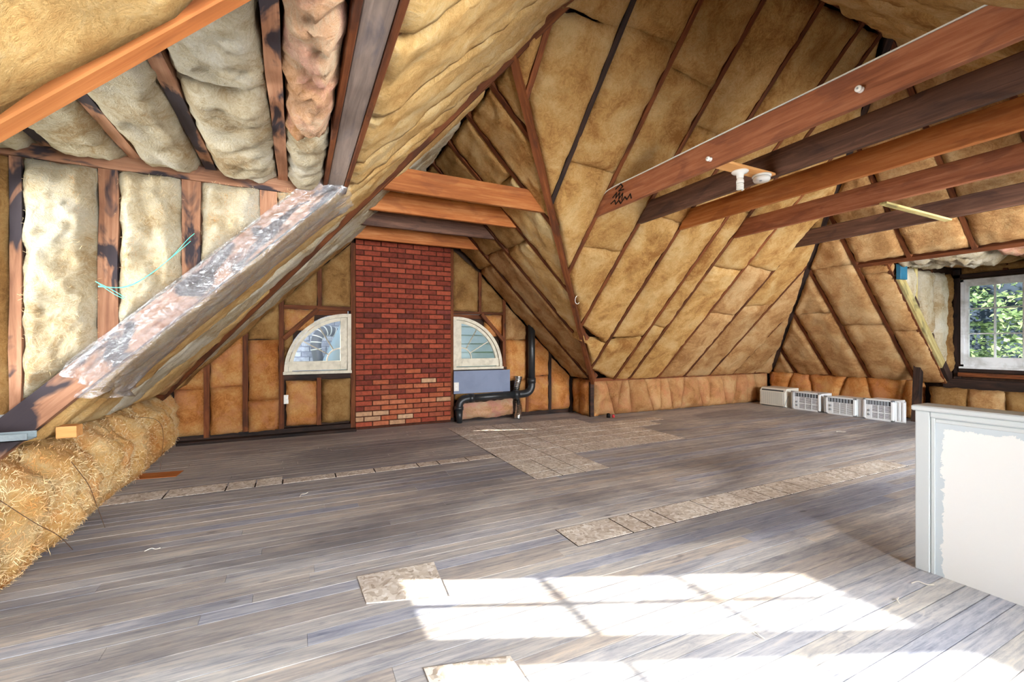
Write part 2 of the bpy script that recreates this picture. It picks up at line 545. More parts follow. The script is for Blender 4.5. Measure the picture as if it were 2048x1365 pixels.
def beam(name, p0, p1, width, depth, up, mat, parent=None, bev=0.004, wob=0.0):
    """timber from p0 to p1 (centre of its room-side face); up = direction from that face into its depth"""
    p0, p1 = Vector(p0), Vector(p1)
    x = (p1 - p0)
    L = x.length
    x.normalize()
    z = Vector(up)
    z = (z - x * z.dot(x)).normalized()
    y = z.cross(x)
    bm = bmesh.new()
    if wob:
        n = max(2, int(L / 0.12))
        rings = []
        s = random.random() * 50
        for i in range(n + 1):
            t = L * i / n
            ring = []
            for (yy, zz) in ((-1, 0), (1, 0), (1, 1), (-1, 1)):
                w = noise.noise((t * 3 + s, yy * 7.1, zz * 3.3)) * wob
                ring.append(bm.verts.new((t, yy * width / 2 + w, zz * depth + (w * 0.5 if zz == 0 else 0))))
            rings.append(ring)
        for a, b in zip(rings, rings[1:]):
            for j in range(4):
                bm.faces.new((a[j], a[(j + 1) % 4], b[(j + 1) % 4], b[j]))
        bm.faces.new(rings[0]); bm.faces.new(rings[-1])
    else:
        bbox(bm, (0, -width / 2, 0), (L, width / 2, depth), bev)
    o = bm_obj(name, bm, mat, parent)
    o.matrix_local = Matrix((( x.x, y.x, z.x, p0.x), (x.y, y.y, z.y, p0.y), (x.z, y.z, z.z, p0.z), (0, 0, 0, 1)))
    return o


def sstep(t):
    t = min(1.0, max(0.0, t))
    return t * t * (3 - 2 * t)


NB = [0]


def batt(parent, p00, p10, p11, p01, n, mat, bulge=0.045, cell=0.042, edge=0.02, rough=0.017, back=0.10, soft=0.10, name='insulation_batt', lumps=0.0, inset=0.0):
    """a pillow of fibre between four corners; n points into the room"""
    NB[0] += 1
    sd = NB[0] * 7.31
    P = [Vector(p) for p in (p00, p10, p11, p01)]
    n = Vector(n).normalized()
    cen = sum(P, Vector()) / 4
    wu = ((P[1] - P[0]).length + (P[2] - P[3]).length) / 2
    wv = ((P[3] - P[0]).length + (P[2] - P[1]).length) / 2
    if inset:
        P = [p + (cen - p).normalized() * inset for p in P]
    nu = max(3, min(56, int(wu / cell)))
    nv = max(3, min(64, int(wv / cell)))
    du = ((P[1] - P[0]) + (P[2] - P[3])).normalized()
    dv = ((P[3] - P[0]) + (P[2] - P[1])).normalized()
    vs, fs, idx = [], [], {}
    for j in range(-1, nv + 2):
        for i in range(-1, nu + 2):
            u = min(max(i, 0), nu) / nu
            v = min(max(j, 0), nv) / nv
            b = P[0].lerp(P[1], u).lerp(P[3].lerp(P[2], u), v)
            skirt = i < 0 or j < 0 or i > nu or j > nv
            eu = min(u, 1 - u) * wu
            ev = min(v, 1 - v) * wv
            q = (b.x * 9 + sd, b.y * 9, b.z * 9)
            if u in (0.0, 1.0):
                b = b + du * noise.noise((q[0] * 1.3, q[1] * 1.3, q[2] * 1.3 + 9)) * edge
            if v in (0.0, 1.0):
                b = b + dv * noise.noise((q[0] * 1.3 + 5, q[1] * 1.3, q[2] * 1.3)) * edge
            e = math.sqrt(sstep(eu / soft)) * math.sqrt(sstep(ev / soft))
            h = -0.012 + (bulge + 0.012) * e
            h += noise.noise(q) * rough * (0.4 + 0.6 * e)
            h += noise.noise((b.x * 3.1 + sd, b.y * 3.1, b.z * 3.1)) * bulge * 0.5 * e
            h += noise.noise((b.x * 24 + sd, b.y * 24, b.z * 24)) * rough * 0.5
            if lumps:
                h += noise.fractal((b.x * 7 + sd, b.y * 7, b.z * 7), 0.75, 2.1, 5) * lumps * 0.55 * (0.3 + 0.7 * e)
            if skirt:
                h = -back
            idx[(i, j)] = len(vs)
            vs.append(b + n * h)
    for j in range(-1, nv + 1):
        for i in range(-1, nu + 1):
            fs.append((idx[i, j], idx[i + 1, j], idx[i + 1, j + 1], idx[i, j + 1]))
    o = mesh_obj(name, vs, fs, mat, parent, smooth=True)
    return o


def fuzz(o, n, length=0.03, mat='fibre', width=0.0009):
    """wisps of loose fibre standing off a batt"""
    me = o.data
    polys = [p for p in me.polygons]
    rs = random.Random(len(me.vertices) + n)
    vs, fs = [], []
    for k in range(n):
        p = rs.choice(polys)
        c = p.center + Vector((rs.gauss(0, .008), rs.gauss(0, .008), rs.gauss(0, .008)))
        nn = p.normal
        if nn.dot(FZ_DIR) < 0:
            nn = -nn
        t = Vector((rs.gauss(0, 1), rs.gauss(0, 1), rs.gauss(0, 1)))
        t = (t - nn * t.dot(nn)).normalized()
        L = length * rs.uniform(0.4, 1.5)
        a = c - nn * 0.002
        b = c + t * L * 0.5 + nn * rs.uniform(0.002, 0.012)
        d = c + t * L + nn * rs.uniform(-0.004, 0.010) + nn.cross(t) * rs.gauss(0, .006)
        w = nn.cross(t) * width
        i = len(vs)
        vs += [a - w, a + w, b - w * .9, b + w * .9, d]
        fs += [(i, i + 1, i + 3, i + 2), (i + 2, i + 3, i + 4)]
    f = mesh_obj('loose_fibres', vs, fs, mat, o)
    f['kind'] = 'stuff'
    return f


FZ_DIR = Vector((0.5, -0.6, -0.3))


def tube(name, pts, r, mat, parent=None, sides=12, closed=True, rfun=None, loc=None):
    pts = [Vector(p) for p in pts]
    bm = bmesh.new()
    rings = []
    prev = None
    for i, p in enumerate(pts):
        t = (pts[min(i + 1, len(pts) - 1)] - pts[max(i - 1, 0)]).normalized()
        if prev is None:
            a = Vector((0, 0, 1)) if abs(t.z) < 0.9 else Vector((1, 0, 0))
            u = t.cross(a).normalized()
        else:
            u = (prev - t * prev.dot(t)).normalized()
        prev = u
        w = t.cross(u)
        rr = rfun(i / (len(pts) - 1)) * r if rfun else r
        rings.append([bm.verts.new(p + (u * math.cos(2 * PI * k / sides) + w * math.sin(2 * PI * k / sides)) * rr) for k in range(sides)])
    for a, b in zip(rings, rings[1:]):
        for k in range(sides):
            bm.faces.new((a[k], a[(k + 1) % sides], b[(k + 1) % sides], b[k]))
    if closed:
        bm.faces.new(rings[0]); bm.faces.new(list(reversed(rings[-1])))
    return bm_obj(name, bm, mat, parent, smooth=sides > 4)


def bez(p, n=16):
    """Catmull-Rom through points"""
    p = [Vector(q) for q in p]
    q = [p[0] * 2 - p[1]] + p + [p[-1] * 2 - p[-2]]
    out = []
    for i in range(1, len(q) - 2):
        for k in range(n):
            t = k / n
            a, b, c, d = q[i - 1], q[i], q[i + 1], q[i + 2]
            out.append(0.5 * ((2 * b) + (c - a) * t + (2 * a - 5 * b + 4 * c - d) * t * t + (3 * b - 3 * c + d - a) * t ** 3))
    out.append(p[-1])
    return out


def lathe(name, prof, mat, parent=None, loc=(0, 0, 0), axis='Z', sides=24):
    bm = bmesh.new()
    rings = []
    for r, z in prof:
        ring = []
        for k in range(sides):
            a = 2 * PI * k / sides
            v = (r * math.cos(a), r * math.sin(a), z)
            if axis == 'X':
                v = (z, v[0], v[1])
            ring.append(bm.verts.new(v))
        rings.append(ring)
    for a, b in zip(rings, rings[1:]):
        for k in range(sides):
            bm.faces.new((a[k], a[(k + 1) % sides], b[(k + 1) % sides], b[k]))
    bm.faces.new(rings[0]); bm.faces.new(rings[-1])
    return bm_obj(name, bm, mat, parent, smooth=True, loc=loc)


def prism(name, plan, zf, dz, mat, parent=None):
    """slab over a plan outline: underside at zf(x,y)+dz[0], top at +dz[1]"""
    n = len(plan)
    vs = [(x, y, zf(x, y) + dz[0]) for x, y in plan] + [(x, y, zf(x, y) + dz[1]) for x, y in plan]
    fs = [tuple(range(n)), tuple(range(2 * n - 1, n - 1, -1))] + [(i, i + n, (i + 1) % n + n, (i + 1) % n) for i in range(n)]
    return vs, fs


def prisms(name, plans, zf, dz, mat):
    V, Fc = [], []
    for p in plans:
        v, f = prism(name, p, zf, dz, mat)
        o = len(V)
        V += v
        Fc += [tuple(i + o for i in q) for q in f]
    return mesh_obj(name, V, Fc, mat)


def cheek(name, poly, axis, a0, a1, mat='sheath'):
    """upright board with the outline poly (h, z) on the plane axis = a0..a1"""
    mk = (lambda h, z, a: (h, a, z)) if axis == 'Y' else (lambda h, z, a: (a, h, z))
    n = len(poly)
    vs = [mk(h, z, a0) for h, z in poly] + [mk(h, z, a1) for h, z in poly]
    fs = [tuple(range(n)), tuple(range(2 * n - 1, n - 1, -1))] + [(i, i + n, (i + 1) % n + n, (i + 1) % n) for i in range(n)]
    return vs, fs


# plane evaluators
zl = lambda x, y: x + CL
zr = lambda x, y: CR - x
zb = lambda x, y: CB - y
zw = lambda x, y: CW - x
zf_ = lambda x, y: y + CF
N_L = Vector((1, 0, -1)).normalized()      # into the room
N_R = Vector((-1, 0, -1)).normalized()
N_B = Vector((0, -1, -1)).normalized()
N_W = Vector((-1, 0, -1)).normalized()
N_F = Vector((0, 1, -1)).normalized()
LP = lambda x, y, o=0.0: Vector((x, y, x + CL)) + N_L * o
RP = lambda x, y, o=0.0: Vector((x, y, CR - x)) + N_R * o
BP = lambda x, y, o=0.0: Vector((x, y, CB - y)) + N_B * o
WP = lambda x, y, o=0.0: Vector((x, y, CW - x)) + N_W * o
FP = lambda x, y, o=0.0: Vector((x, y, y + CF)) + N_F * o

# ================================================================== THE SETTING
# ------------------------------------------------------------------ floor
floor = struct(box('floor', (-1.6, -1.6, -0.14), (8.7, 6.4, -0.021), 'void'))
BW = 0.0822
rows = []
y = -0.30
while y < 6.12:
    rows.append(y)
    y += BW
planks, far = [], []
for r, y0 in enumerate(rows):
    x = -1.45 - random.random() * 1.5
    while x < 8.3:
        L = random.choice((1.5, 2.1, 2.6, 3.2, 3.8)) * (0.9 + 0.2 * random.random())
        x0, x1 = max(x, -1.45), min(x + L, 8.3)
        if x1 - x0 > 0.15:
            (planks if y0 < 4.3 else far).append((x0, x1, y0))
        x += L
planks.sort(key=lambda p: p[2])
far = planks[300:] + far
planks = planks[:300]
for (x0, x1, y0) in planks:
    g = 0.0011 + (0.0012 if random.random() < 0.35 else 0.0)
    dz = (random.random() - 0.5) * 0.0012
    o = box('floor_plank', (0.0008, g, -0.02), (x1 - x0 - 0.0008, BW - g, dz), 'floor', floor)
    o.location = (x0, y0, 0)
bm = bmesh.new()
for (x0, x1, y0) in far:
    bbox(bm, (x0 + 0.001, y0 + 0.001, -0.02), (x1 - 0.001, y0 + BW - 0.001, (random.random() - 0.5) * 0.001))
ff = bm_obj('far_floor_planks', bm, 'floor', floor)
ff['kind'] = 'stuff'

# OSB patches let into the boards: each square between the ruled lines is a piece
def osb(x0, y0, x1, y1, mat='osb', top=0.0035, sl=0.0):
    o = box('osb_panel', (x0 + 0.0055, y0 + 0.005, 0.0), (x1 - 0.0055, y1 - 0.005, top), mat, floor, 0.001)
    return o


for lo, hi in (((1.42, 2.065), (5.11, 2.31)), ((-1.25, 4.03), (1.80, 4.155)), ((1.80, 3.225), (2.575, 3.82)), ((1.80, 3.82), (4.18, 4.64)), ((1.80, 4.64), (4.60, 4.90)), ((1.80, 4.90), (4.91, 5.12)), ((1.80, 5.12), (3.75, 5.54))):
    box('osb_underlay', (lo[0], lo[1], -0.005), (hi[0], hi[1], 0.0012), 'void', floor)
for a, b in zip([1.42, 1.825, 1.984, 2.172, 2.557, 2.955, 3.155, 3.355, 3.60, 3.84, 4.18, 4.42, 4.66, 4.88], [1.825, 1.984, 2.172, 2.557, 2.955, 3.155, 3.355, 3.60, 3.84, 4.18, 4.42, 4.66, 4.88, 5.11]):
    osb(a, 2.065, b, 2.31)
xs = [-1.25, -0.89, -0.50, -0.30, -0.105, 0.30, 0.625, 1.015, 1.21, 1.50, 1.79]
for a, b in zip(xs, xs[1:]):
    osb(a, 4.02 if a > -0.2 else 4.03, b, 4.16 if a > -0.2 else 4.25, 'osb_dark')
gx = [1.80, 2.06, 2.30, 2.575]
gy = [3.225, 3.40, 3.82]
for i in range(3):
    for j in range(2):
        osb(gx[i], gy[j], gx[i + 1], gy[j + 1], 'osb')
gx = [1.80, 2.30, 2.60, 2.86, 3.12, 3.50, 3.83, 4.18]
gy = [3.82, 4.12, 4.38, 4.64]
for i in range(7):
    for j in range(3):
        osb(gx[i], gy[j], gx[i + 1], gy[j + 1], 'osb_dark')
gx = [1.80, 2.30, 2.60, 2.92, 3.40, 3.90, 4.25, 4.60]
for i in range(7):
    osb(gx[i], 4.64, gx[i + 1], 4.90, 'osb_dark')
gx = [1.80, 2.30, 2.60, 2.92, 3.40, 3.90, 4.40, 4.91]
for i in range(7):
    osb(gx[i], 4.90, gx[i + 1], 5.12, 'osb_dark')
gx = [1.80, 2.15, 2.40, 2.70, 3.00, 3.35, 3.75]
for i in range(6):
    osb(gx[i], 5.12, gx[i + 1], 5.66 - 0.02 * i, 'osb_dark')
mesh_obj('patch_board', [(-1.25, 4.70, 0.003), (-0.93, 4.65, 0.003), (-0.91, 4.83, 0.003), (-1.25, 4.88, 0.003), (-1.25, 4.70, -0.01), (-0.93, 4.65, -0.01), (-0.91, 4.83, -0.01), (-1.25, 4.88, -0.01)], [(0, 1, 2, 3), (0, 4, 5, 1), (1, 5, 6, 2), (2, 6, 7, 3)], 'tie_orange', floor)
pt = mesh_obj('osb_panel', [(0.264, 2.27, 0.005), (0.642, 2.245, 0.005), (0.612, 1.925, 0.005), (0.274, 2.02, 0.005), (0.264, 2.27, -0.01), (0.642, 2.245, -0.01), (0.612, 1.925, -0.01), (0.274, 2.02, -0.01)], [(3, 2, 1, 0), (0, 1, 5, 4), (1, 2, 6, 5), (2, 3, 7, 6), (3, 0, 4, 7)], 'osb', floor)
pt2 = mesh_obj('osb_panel', [(0.40, 1.53, 0.005), (0.70, 1.45, 0.005), (0.70, 1.22, 0.005), (0.40, 1.28, 0.005), (0.40, 1.53, -0.01), (0.70, 1.45, -0.01), (0.70, 1.22, -0.01), (0.40, 1.28, -0.01)], [(3, 2, 1, 0), (0, 1, 5, 4), (1, 2, 6, 5), (2, 3, 7, 6), (3, 0, 4, 7)], 'osb', floor)

# ------------------------------------------------------------------ roof shells
T0, T1 = 0.19, 0.30
ceil_b = struct(prisms('ceiling_back', [[(XRIDGE, YV), (2.15, YM), (4.95, YM), (8.55, 5.73), (4.26, 5.73)]], zb, (T0, T1), 'sheath'))
ceil_wr = struct(prisms('ceiling_wing', [[(XRIDGE, YV), (4.26, 5.73), (4.26, 6.35), (XRIDGE, 6.35)]], zr, (T0, T1), 'sheath'))
ceil_l = struct(prisms('ceiling_left', [
    [(XHDR - 0.14, 0.80), (0.80, 0.80), (2.15, 2.13), (XRIDGE, YV), (XRIDGE, YCHEEK + 0.03), (XHDR - 0.14, YCHEEK + 0.03)],
    [(-1.45, YCHEEK + 0.03), (XRIDGE, YCHEEK + 0.03), (XRIDGE, 6.35), (-1.45, 6.35)],
    [(-1.45, -1.45), (0.80, 0.80), (-1.45, 0.80)]], zl, (T0, T1), 'sheath'))
ceil_r = struct(prisms('ceiling_right', [
    [(4.95, YM), (6.70, 0.38), (6.70, YCHEEK - 0.02), (5.79, YCHEEK - 0.02)],
    [(5.79, YCHEEK - 0.02), (8.55, YCHEEK - 0.02), (8.55, 5.73)],
    [(6.70, 0.38), (6.70, 1.40), (8.55, 1.40), (8.55, -1.47)]], zw, (T0, T1), 'sheath'))
ceil_f = struct(prisms('ceiling_front', [
    [(2.15, YM), (0.42, 0.40), (6.68, 0.40), (4.95, YM)],
    [(-1.45, -1.47), (-0.48, -0.50), (-0.48, -1.47)],
    [(2.30, -1.47), (2.30, 0.40), (4.10, 0.40), (4.10, -1.47)],
    [(6.50, -1.47), (6.50, 0.40), (6.68, 0.40), (8.55, -1.47)]], zf_, (T0, T1), 'sheath'))

# ------------------------------------------------------------------ outer walls
wall_left = struct(boxes('wall_left', [
    ((-1.55, 3.05, -0.1), (-1.42, 6.35, 0.75)), ((-1.55, -1.6, -0.1), (-1.42, 0.85, 0.75)), ((-1.40, 0.80, -0.1), (-1.34, 3.06, 0.82)),
    ((-1.40, 0.80, 2.0), (-1.34, 3.06, 2.3)), ((-1.40, 0.80, 0.8), (-1.34, 1.72, 2.05)), ((-1.40, 3.02, 0.8), (-1.34, 3.12, 2.05))], 'sheath'))
wall_right = struct(boxes('wall_right', [
    ((8.62, 3.05, -0.1), (8.75, 5.9, 0.8)), ((8.62, -1.6, -0.1), (8.75, 1.35, 0.8)), ((8.60, 1.3, -0.1), (8.68, 3.1, 0.79)),
    ((8.60, 1.3, 2.05), (8.68, 3.1, 2.40)), ((8.60, 1.3, 0.79), (8.68, 1.56, 2.05)), ((8.60, 2.87, 0.79), (8.68, 3.1, 2.05))], 'sheath'))
wall_knee = struct(box('wall_back', (4.16, 5.80, -0.1), (8.75, 5.92, 0.80), 'sheath'))
wall_front = struct(boxes('wall_front', [((-1.6, -1.62, -0.1), (8.75, -1.48, 0.78))] +  # front openings are unseen, added to let the fill lamp into the room
    [((xa, -1.62, 0.7), (xa + 0.13, -1.48, 2.4)) for xa in (-0.60, 0.86, 2.28, 3.98, 5.22, 6.48)] +
    [((xa, -1.62, 2.05), (xb, -1.48, 2.45)) for xa, xb in ((-0.6, 2.42), (3.98, 6.62))] +
    [((xa, -1.6, 2.42), (xb, 0.60, 2.50)) for xa, xb in ((-0.6, 2.42), (3.98, 6.62))], 'sheath'))
for xa in (-0.60, 2.30, 3.98, 6.50):  # cheeks of the added front dormers
    mesh_obj('added_dormer_cheek', *cheek('', [(-1.55, CF - 1.55 + 0.14), (0.62, CF + 0.62 + 0.14), (-1.55, CF + 0.62 + 0.14)], 'X', xa, xa + 0.12), 'sheath', wall_front)

# gable wall sheathing with two square openings (the arch infill is part of it)
GY0, GY1 = 6.20, 6.30
gb = bmesh.new()
for lo, hi in [((-1.5, GY0, -0.1), (4.4, GY1, 0.76)), ((-1.5, GY0, 0.75), (-0.13, GY1, 1.60)), ((0.62, GY0, 0.75), (2.035, GY1, 1.60)),
               ((2.80, GY0, 0.75), (4.4, GY1, 1.60)), ((-1.5, GY0, 1.59), (4.4, GY1, 3.7))]:
    bbox(gb, lo, hi)


def spandrel(cx, cz, r, sgn, GY1=6.30):
    """board that fills the corner outside the quarter circle"""
    arc = [(cx + sgn * r * math.cos(a), cz + r * math.sin(a)) for a in [PI / 2 * k / 14 for k in range(15)]]
    cor = (cx + sgn * r, cz + r)
    v0 = [gb.verts.new((x, GY0, z)) for x, z in arc + [cor]]
    v1 = [gb.verts.new((x, GY1, z)) for x, z in arc + [cor]]
    n = len(v0)
    for i in range(n - 2):
        gb.faces.new((v0[i], v0[i + 1], v0[n - 1]))
        gb.faces.new((v1[i], v1[i + 1], v1[n - 1]))
        gb.faces.new((v0[i], v0[i + 1], v1[i + 1], v1[i]))


spandrel(0.60, 0.79, 0.745, -1, 6.255)
spandrel(2.06, 0.79, 0.755, 1)
wall_gable = struct(bm_obj('wall_gable', gb, 'sheath'))
box('bounce_cladding', (-1.5, 6.305, 1.66), (4.4, 6.325, 3.7), 'siding', wall_gable)  # unseen pale board, added to bounce sun onto the neighbour walls

# ------------------------------------------------------------------ back slope: rafters and batts
def back_lo(x):
    return min(YB, x + CB - CR)


def back_hi(x):
    if x < 2.15:
        return CB - CL - x
    if x > 4.95:
        return x - (CW - CB)
    return YM


BX = [1.62, 2.20, 2.76, 3.33, 3.93, 4.52, 4.83, 5.44, 6.05, 6.66, 7.27, 7.88]
for i, x in enumerate(BX):
    lo, hi = back_lo(x), back_hi(x)
    if lo - hi < 0.1:
        continue
    beam('rafter', BP(x, lo - (0.02 if x < 4.1 else 0.0)), BP(x, hi), 0.046, 0.14, -N_B, 'rafter_dark' if i in (1,) else 'rafter', ceil_b, wob=0.006)
# where one batt ends and the next begins, as Y values, per bay
SEAM_B = {0: [], 1: [3.62, 2.62], 2: [4.55, 3.35, 2.60], 3: [3.95, 2.70], 4: [4.95, 3.6, 2.95], 5: [4.92, 3.3], 6: [4.75, 3.45], 7: [4.0, 3.1], 8: [4.55, 3.95], 9: [4.45], 10: [], 11: []}
edges = [XRIDGE + 0.05] + BX + [8.36]
for i in range(len(edges) - 1):
    a, b = edges[i] + 0.022, edges[i + 1] - 0.022
    seams = sorted(SEAM_B.get(i, []), reverse=True)
    if i == 0:
        batt(ceil_b, BP(a, back_lo(a) - 0.03), BP(b, back_lo(b) - 0.03), BP(b, back_hi(b) + 0.03), BP(a, back_hi(a) + 0.02), N_B, 'batt')
        continue
    ys = [None] + seams + [None]
    tilt = {q: random.uniform(-.06, .06) for q in seams}
    for k in range(len(ys) - 1):
        l0 = back_lo(a) - (0.035 if a < 4.1 else 0.0) if ys[k] is None else min(ys[k], back_lo(a) - 0.05)
        l1 = back_lo(b) - (0.035 if b < 4.1 else 0.0) if ys[k] is None else min(ys[k] + tilt[ys[k]] + 0.006, back_lo(b) - 0.05)
        h0 = back_hi(a) + 0.035 if ys[k + 1] is None else ys[k + 1]
        h1 = back_hi(b) + 0.035 if ys[k + 1] is None else ys[k + 1] + tilt[ys[k + 1]]
        h0, h1 = max(h0, back_hi(a) + 0.02), max(h1, back_hi(b) + 0.02)
        gap = 0.0
        if i == 5 and k == 0:
            pass
        if i == 5 and ys[k + 1] == 4.2 and False:
            gap = 0.1
        if i == 5 and k == 0:
            h0, h1 = h0 + 0.11, h1 + 0.02
        if l0 - h0 < 0.08 and l1 - h1 < 0.08:
            continue
        mt = 'batt_tan' if a > 5.3 and (h0 + l0) / 2 > 3.9 else 'batt'
        batt(ceil_b, BP(a, l0), BP(b, l1), BP(b, h1), BP(a, h0), N_B, mt, bulge=random.uniform(.028, .055))
# valley and hip timbers
beam('valley_rafter', Vector((4.08, 5.55, 0.50)), Vector((XRIDGE, YV, ZRIDGE - 0.035)), 0.054, 0.19, (1, 1, 2), 'rafter', ceil_b, wob=0.005)
beam('hip_rafter', Vector((8.40, 5.58, 0.53)), Vector((4.95, 2.13, 3.98)), 0.06, 0.17, (1, 1, 2), 'rafter_dark', ceil_b, wob=0.005)
beam('ridge_board', Vector((2.15, YM, ZM - 0.02)), Vector((4.95, YM, ZM - 0.02)), 0.04, 0.15, (0, 0, 1), 'rafter', ceil_b)

# ------------------------------------------------------------------ wing, right slope
def wr_lo(y):
    return min(XR, y - (CB - CR))


WY = [3.28, 3.82, 4.40, 5.00, 5.58]
for y in WY:
    beam('rafter', RP(wr_lo(y), y, 0.02), RP(XRIDGE, y, 0.02), 0.05, 0.14, -N_R, 'rafter', ceil_wr, wob=0.006)
edges = [YV + 0.03] + WY + [6.13]
for i in range(len(edges) - 1):
    a, b = edges[i] + 0.022, edges[i + 1] - 0.022
    x0 = XRIDGE + 0.02
    xa, xb = wr_lo(a) - 0.03, wr_lo(b) - 0.03
    if xb - x0 > 1.4:
        m = random.uniform(2.25, 2.45) if i > 2 else 0.5 * (x0 + xa)
        if xa > m + 0.1:
            batt(ceil_wr, RP(x0, a), RP(x0, b), RP(m, b), RP(m, a), N_R, 'batt_moss' if i > 2 else 'batt', bulge=0.022, soft=0.05)
            batt(ceil_wr, RP(m + .005, a), RP(m + .005, b), RP(xb, b), RP(xa, a), N_R, 'batt_tan' if i > 3 else 'batt_l', bulge=0.028, soft=0.05)
            continue
    batt(ceil_wr, RP(x0, a), RP(x0, b), RP(xb, b), RP(max(xa, x0 + 0.02), a), N_R, 'batt', bulge=0.025, soft=0.05)

# ------------------------------------------------------------------ left slope
def l_hi(y):
    if y > YV:
        return XRIDGE
    if y > YM:
        return CB - CL - y
    return y + (CF - CL)


hipL = lambda y: CB - CL - y + 0.08          # plan line of the long hip timber
LYU = [0.93, 1.50, 2.08, 2.64]
for y in LYU[1:]:
    beam('rafter', LP(XHDR, y, -0.012), LP(l_hi(y), y, -0.012), 0.046, 0.13, -N_L, 'rafter', ceil_l, wob=0.006)
edges = LYU + [YCHEEK + 0.02]
for i in range(len(edges) - 1):
    a, b = edges[i] + (0.006 if i else 0.0), edges[i + 1] - 0.012
    batt(ceil_l, LP(XHDR + 0.02, a), LP(XHDR + 0.02, b), LP(l_hi(b) - 0.02, b), LP(l_hi(a) - 0.02, a), N_L, 'batt_l', bulge=0.03, soft=0.03, edge=0.012)
# main part behind the trimmer, cut by the long hip timber
LY2 = [3.02, 3.28, 3.86, 4.45, 5.05, 5.58, 6.06]
for y in LY2[1:-1]:
    beam('rafter', LP(-1.25, y, -0.02), LP(XRIDGE, y, -0.02), 0.046, 0.13, -N_L, 'rafter', ceil_l, wob=0.006)
for i in range(len(LY2) - 1):
    a, b = LY2[i] + 0.022, LY2[i + 1] - 0.022
    ha, hb = hipL(a), hipL(b)
    mt = ['batt_l', 'batt_l', 'batt_cream', 'batt_l', 'batt_tan', 'batt_moss'][i]
    lo = -1.22
    if ha - 0.05 > lo + 0.1:
        batt(ceil_l, LP(lo, a), LP(lo, b), LP(max(hb - 0.05, lo + 0.02), b), LP(ha - 0.05, a), N_L, mt, bulge=0.03, soft=0.06)
    if XRIDGE - hb > 0.1:
        batt(ceil_l, LP(max(ha + 0.05, lo), a), LP(max(hb + 0.05, lo), b), LP(XRIDGE - 0.02, b), LP(min(XRIDGE - 0.02, max(ha + .06, XRIDGE - 0.02)), a), N_L, 'batt_l' if i < 2 else 'batt_cream' if i < 5 else mt, bulge=0.045, soft=0.07)
beam('hip_rafter', LP(-1.25, 5.55, 0.062), LP(2.13, 2.17, 0.055), 0.05, 0.18, -N_L, 'rafter', ceil_l, wob=0.006)
# near part of the slope beside the camera
batt(ceil_l, LP(-1.2, -0.9), LP(-1.2, 0.42), LP(0.40, 0.42), LP(-0.88, -0.9), N_L, 'batt_l', bulge=0.04)
batt(ceil_l, LP(-1.2, 0.45), LP(-1.2, 0.885), LP(0.86, 0.885), LP(0.44, 0.45), N_L, 'batt_l', bulge=0.03)
beam('rafter', LP(-1.25, 0.435), LP(0.42, 0.435), 0.046, 0.14, -N_L, 'rafter', ceil_l)

# ------------------------------------------------------------------ right slope
def w_hi(y):
    return y + (CW - CB) if y > YM else (CW - CF) - y


RYS = [5.08, 4.49, 3.90, 3.31]
for y in RYS:
    beam('rafter', WP(8.40, y), WP(w_hi(y), y), 0.046, 0.14, -N_W, 'rafter', ceil_r, wob=0.006)
for y in (2.73, 2.15, 1.55, 0.95):
    beam('rafter', WP(6.78, y), WP(w_hi(y), y), 0.046, 0.14, -N_W, 'rafter', ceil_r, wob=0.006)
edges = [5.54] + RYS + [2.94]
SEAM_W = {0: [], 1: [], 2: [7.35], 3: [6.75, 7.55], 4: [6.9, 7.65]}
for i in range(len(edges) - 1):
    a, b = edges[i] - 0.022, edges[i + 1] + 0.022
    xs = [8.40] + sorted(SEAM_W[i], reverse=True) + [None]
    for k in range(len(xs) - 1):
        h0 = xs[k + 1] if xs[k + 1] else w_hi(a) + 0.03
        h1 = xs[k + 1] if xs[k + 1] else w_hi(b) + 0.03
        if i == 4 and xs[k + 1] is None:
            h0 = h1 = 6.80
        batt(ceil_r, WP(xs[k], a), WP(xs[k], b), WP(max(h1, 5.0), b), WP(min(xs[k] - .02, h0), a), N_W, 'batt_tan' if i < 4 else 'batt_tan', bulge=0.04)
edges = [3.31, 2.73, 2.15, 1.55, 0.95]
for i in range(4):
    a, b = edges[i] - 0.022, edges[i + 1] + 0.022
    batt(ceil_r, WP(6.74, a), WP(6.74, b), WP(w_hi(b) + 0.03, b), WP(w_hi(a) + 0.03, a), N_W, 'batt_tan', bulge=0.035)
beam('dormer_header', WP(6.78, 3.31, 0.0), WP(6.78, 0.9, 0.0), 0.055, 0.14, (1, 0, 1), 'rafter', ceil_r, wob=0.005)
batt(ceil_r, WP(8.40, 1.40), WP(8.40, -1.0), WP(w_hi(-1.0) + .05, -1.0), WP(6.9, 1.40), N_W, 'batt_tan')

# ------------------------------------------------------------------ front slope
FX = [0.9, 1.5, 2.1, 2.75, 3.33, 3.93, 4.53, 5.13, 5.73]
f_hi = lambda x: min(YM, x - (CF - CL) if x < 2.15 else YM, (CW - CF) - x if x > 4.95 else YM)
for x in FX:
    beam('rafter', FP(x, 0.40), FP(x, f_hi(x)), 0.046, 0.14, -N_F, 'rafter', ceil_f)
edges = [0.5] + FX + [6.3]
for i in range(len(edges) - 1):
    a, b = edges[i] + 0.022, edges[i + 1] - 0.022
    ha, hb = max(f_hi(a) - 0.03, 0.46), max(f_hi(b) - 0.03, 0.46)
    batt(ceil_f, FP(a, 0.41), FP(b, 0.41), FP(b, hb), FP(a, ha), N_F, 'batt_l' if i < 3 else 'batt', bulge=0.05)
beam('hip_rafter', Vector((6.66, 0.42, CW - 6.66 - .02)), Vector((4.95, 2.13, 3.98)), 0.05, 0.17, (1, -1, 2), 'rafter', ceil_f)
